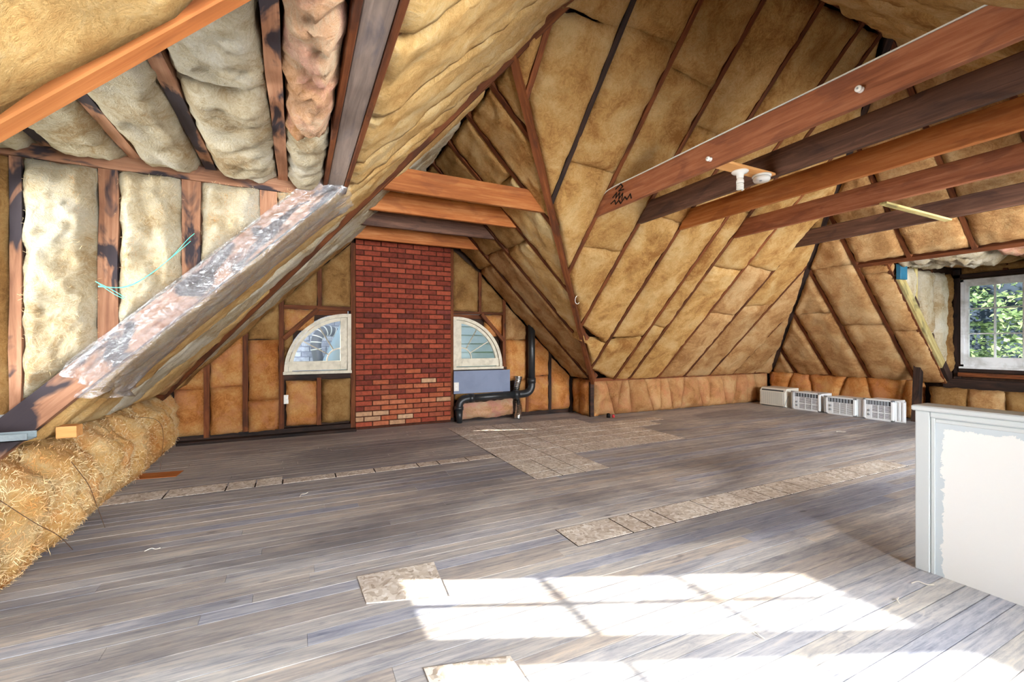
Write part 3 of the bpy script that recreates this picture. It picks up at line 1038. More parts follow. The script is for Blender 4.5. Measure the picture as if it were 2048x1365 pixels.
for (a, b) in ((-1.2, -0.60), (2.33, 3.2), (3.2, 4.07), (6.55, 6.7)):
    batt(ceil_f, FP(a, -1.3), FP(b, -1.3), FP(b, 0.38 if b > 1 else -0.66), FP(a, 0.38 if a > 1 else -1.25), N_F, 'batt')

# ------------------------------------------------------------------ knee walls
# back
kb = [4.13, 4.42, 4.66, 4.84, 5.22, 5.52, 5.70, 6.05, 6.40, 6.72, 7.02, 7.40, 7.68, 7.95, 8.30]
sl = [0.0, 0.13, -0.10, 0.06, 0.14, -0.02, 0.10, -0.08, 0.13, -0.06, 0.12, -0.09, 0.06, 0.08, 0.0]
for i in range(len(kb) - 1):
    a, b = kb[i], kb[i + 1]
    sa, sb = sl[i], sl[i + 1]
    batt(wall_knee, (a + sa, YB, 0.005), (b + sb, YB, 0.005), (b - sb * .4, YB, 0.555), (a - sa * .4, YB, 0.555), (0, -1, 0), 'batt_kb', bulge=0.06, soft=0.10, back=0.18, edge=0.01)
beam('plate', (4.1, 5.62, 0.54), (8.4, 5.62, 0.54), 0.09, 0.05, (0, 0, 1), 'rafter', wall_knee)
# wing side of the corner
wall_wing = struct(box('wall_wing', (4.20, 5.80, -0.1), (4.32, 6.35, 0.80), 'sheath'))
batt(wall_wing, (4.08, 6.10, 0.005), (4.08, 5.86, 0.005), (4.08, 5.86, 0.56), (4.08, 6.10, 0.56), (-1, 0, 0), 'batt_orange', bulge=0.04, back=0.15)
batt(wall_wing, (4.06, 5.86, 0.005), (4.06, 5.585, 0.005), (4.06, 5.585, 0.56), (4.06, 5.86, 0.56), (-1, 0, 0), 'batt_orange', bulge=0.05, back=0.15)
box('corner_post', (4.05, 5.555, 0.0), (4.12, 5.60, 0.54), 'rafter_dark', wall_wing, 0.003)
# left
kl = [1.95, 2.72, 3.12, 3.70, 4.30, 4.85, 5.35, 5.72, 6.12]
for i in range(len(kl) - 1):
    a, b = kl[i], kl[i + 1]
    kb_o = batt(wall_left, (-1.235, b, 0.0), (-1.235, a, 0.0), (-1.27, a, 0.60), (-1.27, b, 0.60), (1, 0, 0.08), 'batt_knee', bulge=0.15 if i < 6 else 0.10, soft=0.20, back=0.14, rough=0.026, cell=0.018, edge=0.05, lumps=0.065)
    fuzz(kb_o, 2600 if i < 5 else 1200, 0.036, width=0.0012)
# right
kr = [5.55, 5.20, 4.75, 4.30, 3.85, 3.45, 3.24]
for i in range(len(kr) - 1):
    a, b = kr[i], kr[i + 1]
    s = [0, .1, -.08, .1, -.08, .05, 0][i]
    s2 = [0, .1, -.08, .1, -.08, .05, 0][i + 1]
    batt(wall_right, (8.32, a + s, 0.005), (8.32, b + s2, 0.005), (8.32, b - s2, 0.57), (8.32, a - s, 0.57), (-1, 0, 0), 'batt_orange', bulge=0.05, soft=0.08, back=0.18)
kr = [3.12, 2.72, 2.35, 1.95, 1.50]
for i in range(len(kr) - 1):
    a, b = kr[i], kr[i + 1]
    batt(wall_right, (8.32, a, 0.005), (8.32, b, 0.005), (8.32, b, 0.50), (8.32, a, 0.50), (-1, 0, 0), 'batt_tan' if i % 2 else 'batt_moss', bulge=0.05, soft=0.08, back=0.18)
beam('post', (8.02, 3.18, 0.0), (8.10, 3.18, 0.84), 0.085, 0.09, (1, 0, 0), 'rafter_dark', wall_right)
beam('plate', (8.40, 3.3, 0.53), (8.40, 5.6, 0.53), 0.09, 0.05, (0, 0, 1), 'rafter', wall_right)

# ------------------------------------------------------------------ gable wall framing
G = wall_gable
UPY = (0, 1, 0)
gz_l = lambda x: min(x + CL, CR - x) - 0.02


def gstud(x0, x1, z0, z1, mat='rafter', y=YG, d=0.10):
    return beam('stud', ((x0 + x1) / 2, y, z0), ((x0 + x1) / 2, y, z1), x1 - x0, d, UPY, mat, G, wob=0.004)


def ghor(x0, x1, z0, z1, mat='rafter', y=YG, d=0.10):
    return beam('blocking', (x0, y, (z0 + z1) / 2), (x1, y, (z0 + z1) / 2), z1 - z0, d, UPY, mat, G, wob=0.003)


gstud(-0.962, -0.905, 0.05, gz_l(-0.93))
gstud(-0.578, -0.524, 0.05, gz_l(-0.55))
gstud(-0.198, -0.143, 0.05, gz_l(-0.17))
gstud(0.632, 0.690, 0.0, 2.45)
gstud(0.235, 0.285, 1.60, gz_l(0.26))
gstud(0.228, 0.278, 0.10, 0.70)
ghor(-0.143, 0.632, 1.562, 1.612)
ghor(-0.143, 0.632, 0.69, 0.775, 'rafter_dark')
beam('brace', (-0.150, YG - .015, 1.19), (0.24, YG - .015, 1.57), 0.06, 0.07, UPY, 'rafter', G)
ghor(-1.25, 0.69, 0.0, 0.085, 'rafter_dark')
box('sole_board', (-1.2, 5.985, 0.0), (0.69, 6.09, 0.035), 'rafter_dark', G, 0.004)
ghor(-0.10, 0.60, 1.50, 1.56, 'rafter', y=YG + 0.05, d=0.05)
ghor(2.05, 2.75, 1.50, 1.56, 'rafter', y=YG + 0.05, d=0.05)
gstud(1.992, 2.034, 0.0, 2.5)
gstud(2.820, 2.868, 0.72, gz_l(2.84))
gstud(2.424, 2.470, 1.59, gz_l(2.45))
ghor(2.034, 2.820, 1.565, 1.602)
ghor(2.034, 2.90, 0.715, 0.775, 'rafter_dark')
beam('brace', (2.47, YG - .015, 1.57), (2.84, YG - .015, 1.17), 0.055, 0.07, UPY, 'rafter', G)
gstud(3.222, 3.264, 0.05, gz_l(3.24))
gstud(3.630, 3.680, 0.05, gz_l(3.65), 'rafter_dark')
ghor(1.99, 4.05, 0.0, 0.06, 'rafter_dark')
gstud(4.02, 4.09, 0.0, 0.55, 'rafter_dark')


def gbatt(x0, x1, z0, z1, mat, zt0=None, zt1=None, bulge=0.035, inset=0.0, y=YG):
    return batt(G, (x0, y, z0), (x1, y, z0), (x1, y, z1 if zt1 is None else zt1), (x0, y, z1 if zt0 is None else zt0), (0, -1, 0), mat, bulge=bulge, soft=0.06, back=0.11, edge=0.012, inset=inset)


gbatt(-1.24, -0.965, 0.08, 0.605, 'batt_orange', bulge=0.06)
gbatt(-1.24, -0.965, 0.61, 0.88, 'batt_orange', zt0=0.62, zt1=0.87)
gbatt(-0.902, -0.58, 0.07, 0.625, 'batt_orange', bulge=0.06)
gbatt(-0.902, -0.58, 0.63, 1.2, 'batt_orange', zt0=0.93, zt1=1.26)
gbatt(-0.522, -0.20, 0.07, 0.445, 'batt_orange', bulge=0.06)
gbatt(-0.522, -0.20, 0.45, 1.18, 'batt_orange', bulge=0.06)
gbatt(-0.522, -0.20, 1.185, 1.6, 'batt_moss', zt0=1.30, zt1=1.63)
gbatt(-0.14, 0.232, 1.615, 2.0, 'batt_moss', zt0=1.69, zt1=2.06)
gbatt(0.288, 0.63, 1.615, 2.4, 'batt_moss', zt0=2.11, zt1=2.43)
gbatt(-0.14, 0.20, 1.30, 1.56, 'batt_orange', bulge=0.02, y=YG + 0.02)
gbatt(-0.15, -0.05, 0.9, 1.30, 'batt_moss', bulge=0.0, y=YG + 0.06)
gbatt(-0.12, 0.225, 0.11, 0.665, 'batt_orange', bulge=0.055)
gbatt(0.285, 0.628, 0.12, 0.675, 'batt_moss', bulge=0.055)
gbatt(2.036, 2.42, 1.605, 2.43, 'batt_moss', zt0=2.48, zt1=2.20)
gbatt(2.472, 2.82, 1.605, 1.9, 'batt_moss', zt0=2.14, zt1=1.80)
gbatt(2.55, 2.815, 1.24, 1.56, 'batt_orange', bulge=0.02, y=YG + 0.02)
gbatt(2.87, 3.22, 1.19, 1.5, 'batt_tan', zt0=1.74, zt1=1.40, bulge=0.05)
gbatt(2.87, 3.22, 0.56, 1.185, 'batt_orange', bulge=0.05)
gbatt(3.12, 3.22, 0.06, 0.56, 'batt_orange', bulge=0.04)
gbatt(3.266, 3.63, 0.62, 1.2, 'batt_orange', zt0=1.34, zt1=1.00, bulge=0.045)
gbatt(3.266, 3.63, 0.06, 0.615, 'batt_orange', bulge=0.045)
gbatt(3.68, 4.03, 0.06, 0.85, 'batt_orange', zt0=0.92, zt1=0.60, bulge=0.05)
gbatt(2.09, 2.85, 0.30, 0.72, 'batt_moss', bulge=0.0, y=YG + 0.05)

# ------------------------------------------------------------------ left dormer: cheek wall, flat ceiling, header, trimmers
wall_dl = struct(mesh_obj('wall_dormer_left', *cheek('', [(-1.42, CL - 1.42 + 0.12), (0.48, CL + 0.48 + 0.05), (-1.42, CL + 0.48 + 0.05)], 'Y', YCHEEK + 0.10, YCHEEK + 0.16), 'sheath'))
ceil_dl = struct(box('ceiling_dormer_left', (-1.42, 0.70, 2.25), (0.30, 3.2, 2.33), 'sheath'))
wall_dl2 = struct(mesh_obj('wall_dormer_near', *cheek('', [(-1.42, CL - 1.42 + 0.16), (0.48, CL + 0.48 + 0.16), (-1.42, CL + 0.48 + 0.16)], 'Y', 0.78, 0.86), 'sheath'))
YC = YCHEEK
zsl = lambda x: x + CL + 0.185       # upper edge of the trimmer along the cheek
for (x0, x1, mt) in ((-1.246, -1.204, 'stud_burn'), (-0.919, -0.839, 'stud_burn'), (-0.567, -0.483, 'stud_burn'), (-0.194, -0.106, 'stud_burn')):
    beam('stud', ((x0 + x1) / 2, YC, zsl(x1) - 0.1), ((x0 + x1) / 2, YC, 2.09), x1 - x0, 0.11, UPY, mt, wall_dl, wob=0.006)
beam('plate', (-1.34, YC - 0.015, 2.095), (0.16, YC - 0.015, 2.088), 0.09, 0.12, UPY, 'stud_burn', wall_dl, wob=0.006)
for (a, b) in ((-1.33, -1.246), (-1.204, -0.919), (-0.839, -0.567), (-0.483, -0.194), (-0.106, 0.06)):
    a, b = a + 0.004, b - 0.004
    if a < -1.3:
        batt(wall_dl, (a, YC, 0.62), (b, YC, 0.72), (b, YC, 2.05), (a, YC, 2.05), (0, -1, 0), 'batt_moss', bulge=0.03, soft=0.05, cell=0.025)
        continue
    cb_o = batt(wall_dl, (a, YC, zsl(a) + 0.03), (b, YC, zsl(b) + 0.0), (b, YC, 2.055), (a, YC, 2.055), (0, -1, 0), 'batt_cream', bulge=0.055, soft=0.07, cell=0.02, rough=0.016, edge=0.022, lumps=0.05)
    fuzz(cb_o, 700, 0.024, width=0.0005)
for x in (-1.10, -0.762, -0.432, -0.074):
    beam('ceiling_joist', (x, 0.75, 2.115), (x, YC + 0.06, 2.115), 0.052, 0.12, (0, 0, 1), 'stud_burn', ceil_dl, wob=0.006)
JX = [-1.34, -1.10, -0.762, -0.432, -0.074, 0.145]
seamj = [[2.2], [2.4], [1.9], [2.15], [2.05]]
for i in range(5):
    a, b = JX[i] + (0.032 if i else 0), JX[i + 1] - 0.032 + (0.02 if i == 4 else 0)
    y0, y1 = 0.86, YC - 0.02
    s = [None, None, None, 1.95, 2.20][i]
    if s:
        batt(ceil_dl, (a, y1, 2.11), (b, y1, 2.11), (b, s, 2.11), (a, s + .05, 2.11), (0, 0, -1), 'batt_cream', bulge=0.05, soft=0.06, cell=0.022, rough=0.018, edge=0.022, lumps=0.05)
        batt(ceil_dl, (a, s + .02, 2.12), (b, s - .03, 2.12), (b, y0, 2.12), (a, y0, 2.12), (0, 0, -1), 'batt_pink' if i == 4 else 'batt_cream', bulge=0.045 if i < 4 else 0.07, soft=0.06, cell=0.022, rough=0.025, edge=0.022, lumps=0.06 if i < 4 else 0.14)
    else:
        batt(ceil_dl, (a, y1, 2.11), (b, y1, 2.11), (b, y0, 2.11), (a, y0, 2.11), (0, 0, -1), 'batt_cream', bulge=0.05, soft=0.06, cell=0.026, rough=0.018, edge=0.022, lumps=0.05)
hdr_e = tag(empty('dormer_header_beam', (0.21, 2.9, 2.10)), 'thick grey-brown header beam running overhead beside the cream insulation bays', 'beam')
for x0, x1, mt, zo in ((0.142, 0.166, 'rafter', 0.0), (0.168, 0.258, 'header', 0.008), (0.260, 0.283, 'rafter', 0.0)):
    o = beam('header_ply', ((x0 + x1) / 2, 0.70, 2.10 + zo), ((x0 + x1) / 2, 3.02, 2.10 + zo), x1 - x0, 0.22, (0, 0, 1), mt, None, bev=0.003)
    mw = o.matrix_basis.copy()
    o.parent = hdr_e
    o.matrix_basis = Matrix.Translation((-0.21, -2.9, -2.10)) @ mw
tr = beam('trimmer_rafter', LP(-1.32, YC - 0.025), LP(0.28, YC - 0.025), 0.07, 0.132, -N_L, 'stud_burn', None, wob=0.005)
tag(tr, 'sloping stained timber under the clear plastic sheet', 'beam')
tr2 = beam('trimmer_rafter', LP(-1.30, 0.905, 0.012), LP(0.22, 0.905, 0.012), 0.042, 0.165, -N_L, 'trimmer', None, bev=0.003)
tag(tr2, 'clean orange sloping timber at the upper corner beside straw insulation', 'beam')

# ------------------------------------------------------------------ right dormer
wall_dr = struct(mesh_obj('wall_dormer_right', *cheek('', [(8.70, CW - 8.70 + 0.14), (6.55, CW - 6.55 + 0.14), (8.70, CW - 6.55 + 0.14)], 'Y', 3.02, 3.10), 'sheath'))
ceil_dr = struct(box('ceiling_dormer_right', (6.75, 1.2, 2.33), (8.75, 3.1, 2.42), 'sheath'))
wall_dr2 = struct(mesh_obj('wall_dormer_far', *cheek('', [(8.70, CW - 8.70 + 0.14), (6.55, CW - 6.55 + 0.14), (8.70, CW - 6.55 + 0.14)], 'Y', 1.28, 1.36), 'sheath'))
beam('trimmer_rafter', WP(8.40, 2.985), WP(6.80, 2.985), 0.05, 0.16, -N_W, 'rafter', wall_dr)
ds = 0.12
beam('pale_board', Vector((8.36, 2.925, CW - 8.36 + 0.11)), Vector((7.03, 2.925, CW - 7.03 + 0.09)), 0.12, 0.04, (0, 1, 0), 'pale_pine', wall_dr)
beam('charred_foot', Vector((8.42, 2.918, CW - 8.42 + 0.10)), Vector((8.22, 2.918, CW - 8.22 + 0.11)), 0.122, 0.05, (0, 1, 0), 'rafter_dark', wall_dr)
for (x0, x1, mt) in ((7.14, 7.45, 'batt_cream'), (7.58, 7.925, 'batt_cream'), (7.995, 8.33, 'batt_cream'), (8.36, 8.52, 'batt_moss')):
    z0 = lambda x: max(CW - x + 0.16, 0.66)
    batt(wall_dr, (x0, 2.95, z0(x0)), (x1, 2.95, z0(x1)), (x1, 2.95, 2.14), (x0, 2.95, 2.12), (0, -1, 0), mt, bulge=0.05, soft=0.09, cell=0.025, lumps=0.03, edge=0.012)
for x0, x1 in ((7.48, 7.55), (7.945, 7.975)):
    beam('stud', ((x0 + x1) / 2, 2.955, CW - x0), ((x0 + x1) / 2, 2.955, 2.2), x1 - x0, 0.07, UPY, 'pale_pine' if x0 < 7.6 else 'rafter', wall_dr)
tb = box('teal_block', (6.93, 2.885, 1.96), (7.10, 2.935, 2.16), 'teal_board', wall_dr, 0.004)
batt(ceil_dr, (6.85, 2.92, 2.20), (7.6, 2.92, 2.20), (7.6, 2.1, 2.20), (6.85, 2.1, 2.20), (0, 0, -1), 'batt_cream', bulge=0.07, rough=0.04, cell=0.03, lumps=0.15)
batt(ceil_dr, (7.6, 2.92, 2.22), (8.45, 2.92, 2.22), (8.45, 2.2, 2.22), (7.6, 2.2, 2.22), (0, 0, -1), 'batt_tan', bulge=0.03)
batt(ceil_dr, (6.85, 2.05, 2.20), (7.7, 2.05, 2.20), (7.7, 1.35, 2.20), (6.85, 1.35, 2.20), (0, 0, -1), 'batt_pink', bulge=0.07, rough=0.03, lumps=0.12)
# window wall of the right dormer
DW = wall_right
beam('stud', (8.55, 2.905, 0.60), (8.55, 2.905, 2.20), 0.075, 0.06, (1, 0, 0), 'rafter_dark', DW)
beam('lintel', (8.55, 2.95, 2.095), (8.55, 1.4, 2.095), 0.055, 0.06, (1, 0, 0), 'rafter_dark', DW)
batt(DW, (8.57, 2.86, 2.12), (8.57, 2.10, 2.12), (8.57, 2.10, 2.24), (8.57, 2.86, 2.24), (-1, 0, 0), 'batt_moss', bulge=0.02, soft=0.04)
beam('cripple', (8.555, 2.42, 2.12), (8.555, 2.42, 2.26), 0.05, 0.05, (1, 0, 0), 'rafter', DW)
beam('sill_plate', (8.40, 3.0, 0.56), (8.40, 1.2, 0.56), 0.13, 0.12, (1, 0, 0), 'rafter_dark', DW, wob=0.008)
beam('sill_board', (8.50, 2.88, 0.69), (8.50, 1.4, 0.69), 0.055, 0.03, (1, 0, 0), 'rafter', DW)
beam('sill_gap', (8.53, 2.88, 0.755), (8.53, 1.4, 0.755), 0.05, 0.03, (1, 0, 0), 'rafter_dark', DW)
for i in range(3):
    box('ledger', (8.44, 1.4, 0.62 + i * 0.001), (8.55, 2.9, 0.625 + i * 0.001), 'rafter_dark', DW)


# ------------------------------------------------------------------ windows
def casement(name, org, sgn, mat):
    """pair of two-by-three casements in a plane X = const; sgn = +1 when the room is on the -X side"""
    e = struct(empty(name, org))
    yA, yB = org[1], org[1]

    def bxs(nm, lst, m, d0, d1, par=e):
        bm = bmesh.new()
        for (ya, yb, za, zb_) in lst:
            lo = (min(sgn * d0, sgn * d1), min(ya, yb) - org[1], za - org[2])
            hi = (max(sgn * d0, sgn * d1), max(ya, yb) - org[1], zb_ - org[2])
            bbox(bm, lo, hi, 0.003)
        return bm_obj(nm, bm, m, par)
    return e, bxs


def window_pair(name, X, y_out, sgn, z0, z1, glassA, glassB, zg, muntz, mat):
    e = struct(empty(name, (X, (y_out[0] + y_out[1]) / 2, z0)))
    ox, oy, oz = e.location

    def part(nm, lst, d0, d1, m, par):
        bm = bmesh.new()
        for (ya, yb, za, zb2) in lst:
            xs = sorted((sgn * d0, sgn * d1))
            ys = sorted((ya - oy, yb - oy))
            bbox(bm, (xs[0], ys[0], za - oz), (xs[1], ys[1], zb2 - oz), 0.002)
        return bm_obj(nm, bm, m, par)
    ya, yb = y_out
    w = 0.035
    part('frame', [(ya, ya - w, z0, z1), (yb, yb + w, z0, z1), (ya, yb, z0, z0 + w), (ya, yb, z1 - w, z1)], -0.015, 0.09, mat, e)
    part('mullion', [(glassA[1] - 0.046, glassB[0] + 0.046, z0 + w, z1 - w)], -0.005, 0.06, mat, e)
    part('sill', [(ya + 0.01, yb - 0.01, z0 - 0.022, z0 + 0.004)], -0.04, 0.09, mat, e)
    inner = ((ya - w, None), (None, yb + w))
    for gi, (ga, gb2) in enumerate((glassA, glassB)):
        sa = ga + 0.045
        sb = gb2 - 0.045
        s = part('sash', [(sa, ga, z0 + w, z1 - w), (sb, gb2, z0 + w, z1 - w), (ga, gb2, z0 + w, zg[0]), (ga, gb2, zg[1], z1 - w)], 0.005, 0.045, mat, e)
        mid = (ga + gb2) / 2
        part('muntin', [(mid + 0.010, mid - 0.010, zg[0], zg[1])] + [(ga, gb2, mz - 0.009, mz + 0.009) for mz in muntz], 0.012, 0.04, mat, s)
        zz = [zg[0]] + list(muntz) + [zg[1]]
        for k in range(3):
            for (pa, pb) in ((ga, mid), (mid, gb2)):
                part('pane', [(pa, pb, zz[k], zz[k + 1])], 0.024, 0.028, 'glass', s)
    return e


window_pair('window_3', 8.55, (2.86, 1.60), 1, 0.80, 2.04, (2.78, 2.264), (2.17, 1.66), (0.942, 1.942), (1.27, 1.623), 'win_white')
window_pair('window_4', -1.30, (3.00, 1.75), -1, 0.80, 2.00, (2.93, 2.45), (2.30, 1.82), (0.93, 1.88), (1.255, 1.575), 'win_white')


def quarter_window(name, cx, cz, r, sgn, X0):
    """quarter-round window: straight jamb at cx, arc towards sgn*x"""
    e = struct(empty(name, (cx, YG, cz)))
    N = 20

    def band(nm, r0, r1, y0, y1, m, par, c=(0, 0), a0=0, a1=PI / 2):
        bm = bmesh.new()
        R = []
        for k in range(N + 1):
            a = a0 + (a1 - a0) * k / N
            ring = []
            for rr, yy in ((r0, y0), (r1, y0), (r1, y1), (r0, y1)):
                ring.append(bm.verts.new((c[0] + sgn * rr * math.cos(a), yy, c[1] + rr * math.sin(a))))
            R.append(ring)
        for p, q in zip(R, R[1:]):
            for j in range(4):
                bm.faces.new((p[j], p[(j + 1) % 4], q[(j + 1) % 4], q[j]))
        bm.faces.new(R[0]); bm.faces.new(R[-1])
        return bm_obj(nm, bm, m, par)

    def bars(nm, lst, m, par):
        bm = bmesh.new()
        for x0, x1, y0, y1, z0, z1 in lst:
            xs = sorted((sgn * x0, sgn * x1))
            bbox(bm, (xs[0], y0, z0), (xs[1], y1, z1), 0.002)
        return bm_obj(nm, bm, m, par)
    f = 0.045
    # outer casing, jamb and sill
    band('arched_casing', r - f, r, -0.01, 0.10, 'old_white', e)
    bars('jamb', [(-0.045, 0.0, -0.012, 0.10, -0.02, r)], 'old_white', e)
    bars('sill', [(-0.05, r + 0.01, -0.03, 0.10, -0.035, 0.0)], 'old_white', e)
    # sash
    s = band('sash', r - f - 0.045, r - f - 0.004, 0.015, 0.055, 'old_white', e)
    bars('bottom_rail', [(0.086, r - f - 0.004, 0.012, 0.055, 0.012, 0.125)], 'old_white', s)
    bars('stile', [(0.004, 0.085, 0.012, 0.055, 0.012, r - f - 0.01)], 'old_white', s)
    g0 = (sgn * 0.085, 0.125)
    R2 = 0.16
    band('muntin_arc', R2 - 0.008, R2 + 0.008, 0.025, 0.045, 'old_white', s, c=g0)
    for a in (PI / 6, PI / 3):
        p0 = Vector((g0[0] + sgn * R2 * math.cos(a), 0.035, g0[1] + R2 * math.sin(a)))
        d = Vector((sgn * math.cos(a), 0, math.sin(a)))
        t = R2
        L = 0.0
        while (Vector((g0[0], 0, g0[1])) + d * (R2 + L)).length < r - f - 0.02 and L < 1:
            L += 0.005
        beam('muntin', p0, p0 + d * L, 0.014, 0.02, (0, 1, 0), 'old_white', s, bev=0)
    # glass in one quarter sheet
    vs = [(0.085 * sgn, 0.035, 0.125)]
    for k in range(N + 1):
        a = PI / 2 * k / N
        rr = r - f - 0.03
        x, z = max(rr * math.cos(a), 0.085), max(rr * math.sin(a), 0.125)
        vs.append((sgn * x, 0.035, z))
    fs = [(0, k, k + 1) for k in range(1, N + 1)]
    mesh_obj('pane', vs, fs, 'glass', s)
    return e


quarter_window('window_1', 0.592, 0.785, 0.735, -1, 0)
quarter_window('window_2', 2.075, 0.785, 0.735, 1, 0)

# ------------------------------------------------------------------ white half wall
hw = struct(box('wall_stair', (2.84, -1.45, 0.0), (2.95, 1.095, 0.80), 'half_wall'))
box('corner_trim', (2.826, 1.06, 0.0), (2.965, 1.118, 0.805), 'trim_grey', hw, 0.004)
box('corner_bead', (2.832, 1.042, 0.0), (2.845, 1.058, 0.80), 'trim_grey', hw, 0.003)
box('top_cap', (2.812, -1.45, 0.805), (2.978, 1.13, 0.832), 'trim_grey', hw, 0.006)
box('cap_moulding', (2.826, -1.45, 0.775), (2.845, 1.06, 0.805), 'trim_grey', hw, 0.005)
box('panel_edge', (2.834, -1.45, 0.752), (2.845, 1.042, 0.772), 'trim_grey', hw, 0.003)

# ================================================================== THINGS
# ------------------------------------------------------------------ chimney
ch = tag(empty('chimney', (0.693, YG, 0)), 'tall red brick chimney breast rising between the two arched windows', 'chimney')
box('mortar_core', (0.0, 0.004, 0.0), (1.296, 0.18, 3.0), 'mortar', ch)
CW_, BH, MJ = 0.0688, 0.0555, 0.0130
BL = (1.296 + MJ) / 6.0 - MJ
meshes = {}


def brick_mesh(L):
    k = round(L, 4)
    if k not in meshes:
        bm = bmesh.new()
        bbox(bm, (0, -0.012, 0), (L, 0.02, BH), 0.003)
        bmesh.ops.recalc_face_normals(bm, faces=bm.faces[:])
        for mt in ('brick', 'brick_o', 'brick_t', 'brick_s'):
            me = bpy.data.meshes.new('brick')
            bm.to_mesh(me)
            me.materials.append(M[mt])
            meshes[(k, mt)] = me
        bm.free()
        meshes[k] = True
    return k


tan_b = {(1, 1), (1, 0), (0, 2), (2, 0), (2, 1), (1, 3), (0, 2), (4, 5), (8, 4)}
rowi = 0
z = 0.035
count = 0
while z < 2.62:
    off = rowi % 2
    xs = []
    if off == 0:
        xs = [(i * (BL + MJ), BL) for i in range(6)]
    else:
        hl = (BL - MJ) / 2
        xs = [(0, hl)] + [(hl + MJ + i * (BL + MJ), BL) for i in range(5)] + [(1.296 - hl, hl)]
    for ci, (x, L) in enumerate(xs):
        k = brick_mesh(L)
        r = random.random()
        if (rowi, ci) in tan_b:
            mt = 'brick_t'
        elif rowi < 8 and 0 < ci < 6 and r < 0.62 or (rowi < 3 and r < 0.6):
            mt = 'brick_o'
        elif r > 0.94:
            mt = 'brick_s'
        elif r > 0.90 and rowi < 22:
            mt = 'brick_o'
        else:
            mt = 'brick'
        o = bpy.data.objects.new('brick', meshes[(k, mt)])
        o.location = (x, random.uniform(-.001, .0015) + (random.uniform(0, .004) if rowi < 8 else 0), z)
        link(o, ch)
        count += 1
    rowi += 1
    z += CW_
box('plinth_rubble', (0.0, -0.01, 0.0), (1.296, 0.02, 0.026), 'mortar', ch, 0.004)

# ------------------------------------------------------------------ collar ties
def tie(p0, p1, mat, label, w=0.045, h=0.20):
    o = beam('collar_tie', p0, p1, w, h, (0, 0, 1), mat, None, bev=0.004)
    return tag(o, label, 'beam', 'collar ties under the roof')


ZT = 2.43
t1 = tie((2.745, CB - ZT - 0.02, ZT), (2.745, 0.62, ZT), 'tie_red', 'reddish collar tie with two white porcelain knobs, nearest the chimney wing')
tie((3.33, CB - ZT - 0.02, ZT), (3.33, 0.62, ZT), 'tie_dark', 'dark brown collar tie just behind the bulb and smoke detector board')
tie((3.93, CB - ZT - 0.02, ZT), (3.93, 0.62, ZT), 'tie_orange', 'bright orange collar tie, third across the main roof')
tie((4.84, CB - ZT - 0.02, ZT), (4.84, 0.62, ZT), 'tie_red', 'plain reddish collar tie holding one end of the pale wooden stick')
tie((6.05, CB - ZT - 0.02, ZT), (6.05, 0.95, ZT), 'tie_dark', 'dark collar tie nearest the dormer window with one orange patch')
tie((0.55, 3.78, ZT), (CR - ZT - 0.0, 3.78, ZT), 'tie_orange', 'broad orange collar tie of the wing, the one closest to the camera')
tie((0.56, 4.42, ZT), (CR - ZT, 4.42, ZT), 'tie_orange', 'orange collar tie of the wing, second from the camera')
tie((0.56, 5.03, ZT), (CR - ZT, 5.03, ZT), 'tie_dark', 'dark grey collar tie of the wing, third from the camera')
tie((0.56, 5.62, ZT - 0.02), (CR - ZT + 0.02, 5.62, ZT - 0.02), 'tie_orange', 'orange collar tie right in front of the chimney top')
# marker scribble on the first tie
sb = bmesh.new()
random.seed(3)
yy = 3.40
strokes = [[(3.47, .155), (3.42, .175), (3.40, .15), (3.44, .13), (3.39, .125)], [(3.50, .10), (3.46, .125), (3.47, .085), (3.43, .115), (3.44, .07), (3.40, .10), (3.41, .055)],
           [(3.52, .06), (3.48, .075), (3.47, .04), (3.44, .06), (3.42, .03), (3.38, .065), (3.36, .04), (3.33, .07), (3.32, .035)]]
for st in strokes:
    for (a, b), (c, d) in zip(st, st[1:]):
        p, q = Vector((a, b, 0)), Vector((c, d, 0))
        t = (q - p).normalized()
        nn = Vector((-t.y, t.x, 0)) * 0.0055
        vs = [sb.verts.new((-0.0005, (v.x - 3.42) * 1.45 - 0.26, (v.y - 0.095) * 1.25 + 0.10)) for v in (p - nn - t * .003, q - nn + t * .003, q + nn + t * .003, p + nn - t * .003)]
        sb.faces.new(vs)
sm = bm_obj('marker_scribble', sb, 'ink', None)
sm.parent = t1
bpy.context.view_layer.update()
sm.matrix_parent_inverse = t1.matrix_world.inverted()
sm.location = (2.745 - 0.0235, 3.52, ZT)
sm['label'] = 'black marker scribble'

# ------------------------------------------------------------------ knobs, cable, lamp, detector, sticks
for (y, z, lab) in ((1.306, 2.505, 'white porcelain knob standing alone on the reddish tie'), (2.264, 2.489, 'white porcelain knob on the reddish tie near the bulb board')):
    e = tag(empty('porcelain_knob', (2.722, y, z)), lab, 'insulator', 'porcelain knobs on the tie')
    lathe('knob_body', [(0.004, 0), (0.016, 0), (0.017, -0.006), (0.013, -0.012), (0.013, -0.018), (0.017, -0.024), (0.016, -0.034), (0.008, -0.036)], 'porcelain', e, axis='X', sides=16)
    lathe('nail_head', [(0.002, -0.035), (0.005, -0.036), (0.005, -0.038), (0.002, -0.0385)], 'galv', e, axis='X', sides=8)
cab = tube('white_cable', bez([(2.715, 3.74, 2.40), (2.710, 3.68, 2.49), (2.715, 3.55, 2.585), (2.725, 3.40, 2.638), (2.73, 2.9, 2.640), (2.73, 2.2, 2.641), (2.735, 1.5, 2.640), (2.735, 0.7, 2.640)], 8), 0.0055, 'wire_w', sides=8)
tag(cab, 'thin white cable running along the top of the reddish tie', 'cable')
mb = box('mounting_board', (2.77, 2.155, ZT + 0.004), (3.305, 2.27, ZT + 0.022), 'new_pine', None, 0.002)
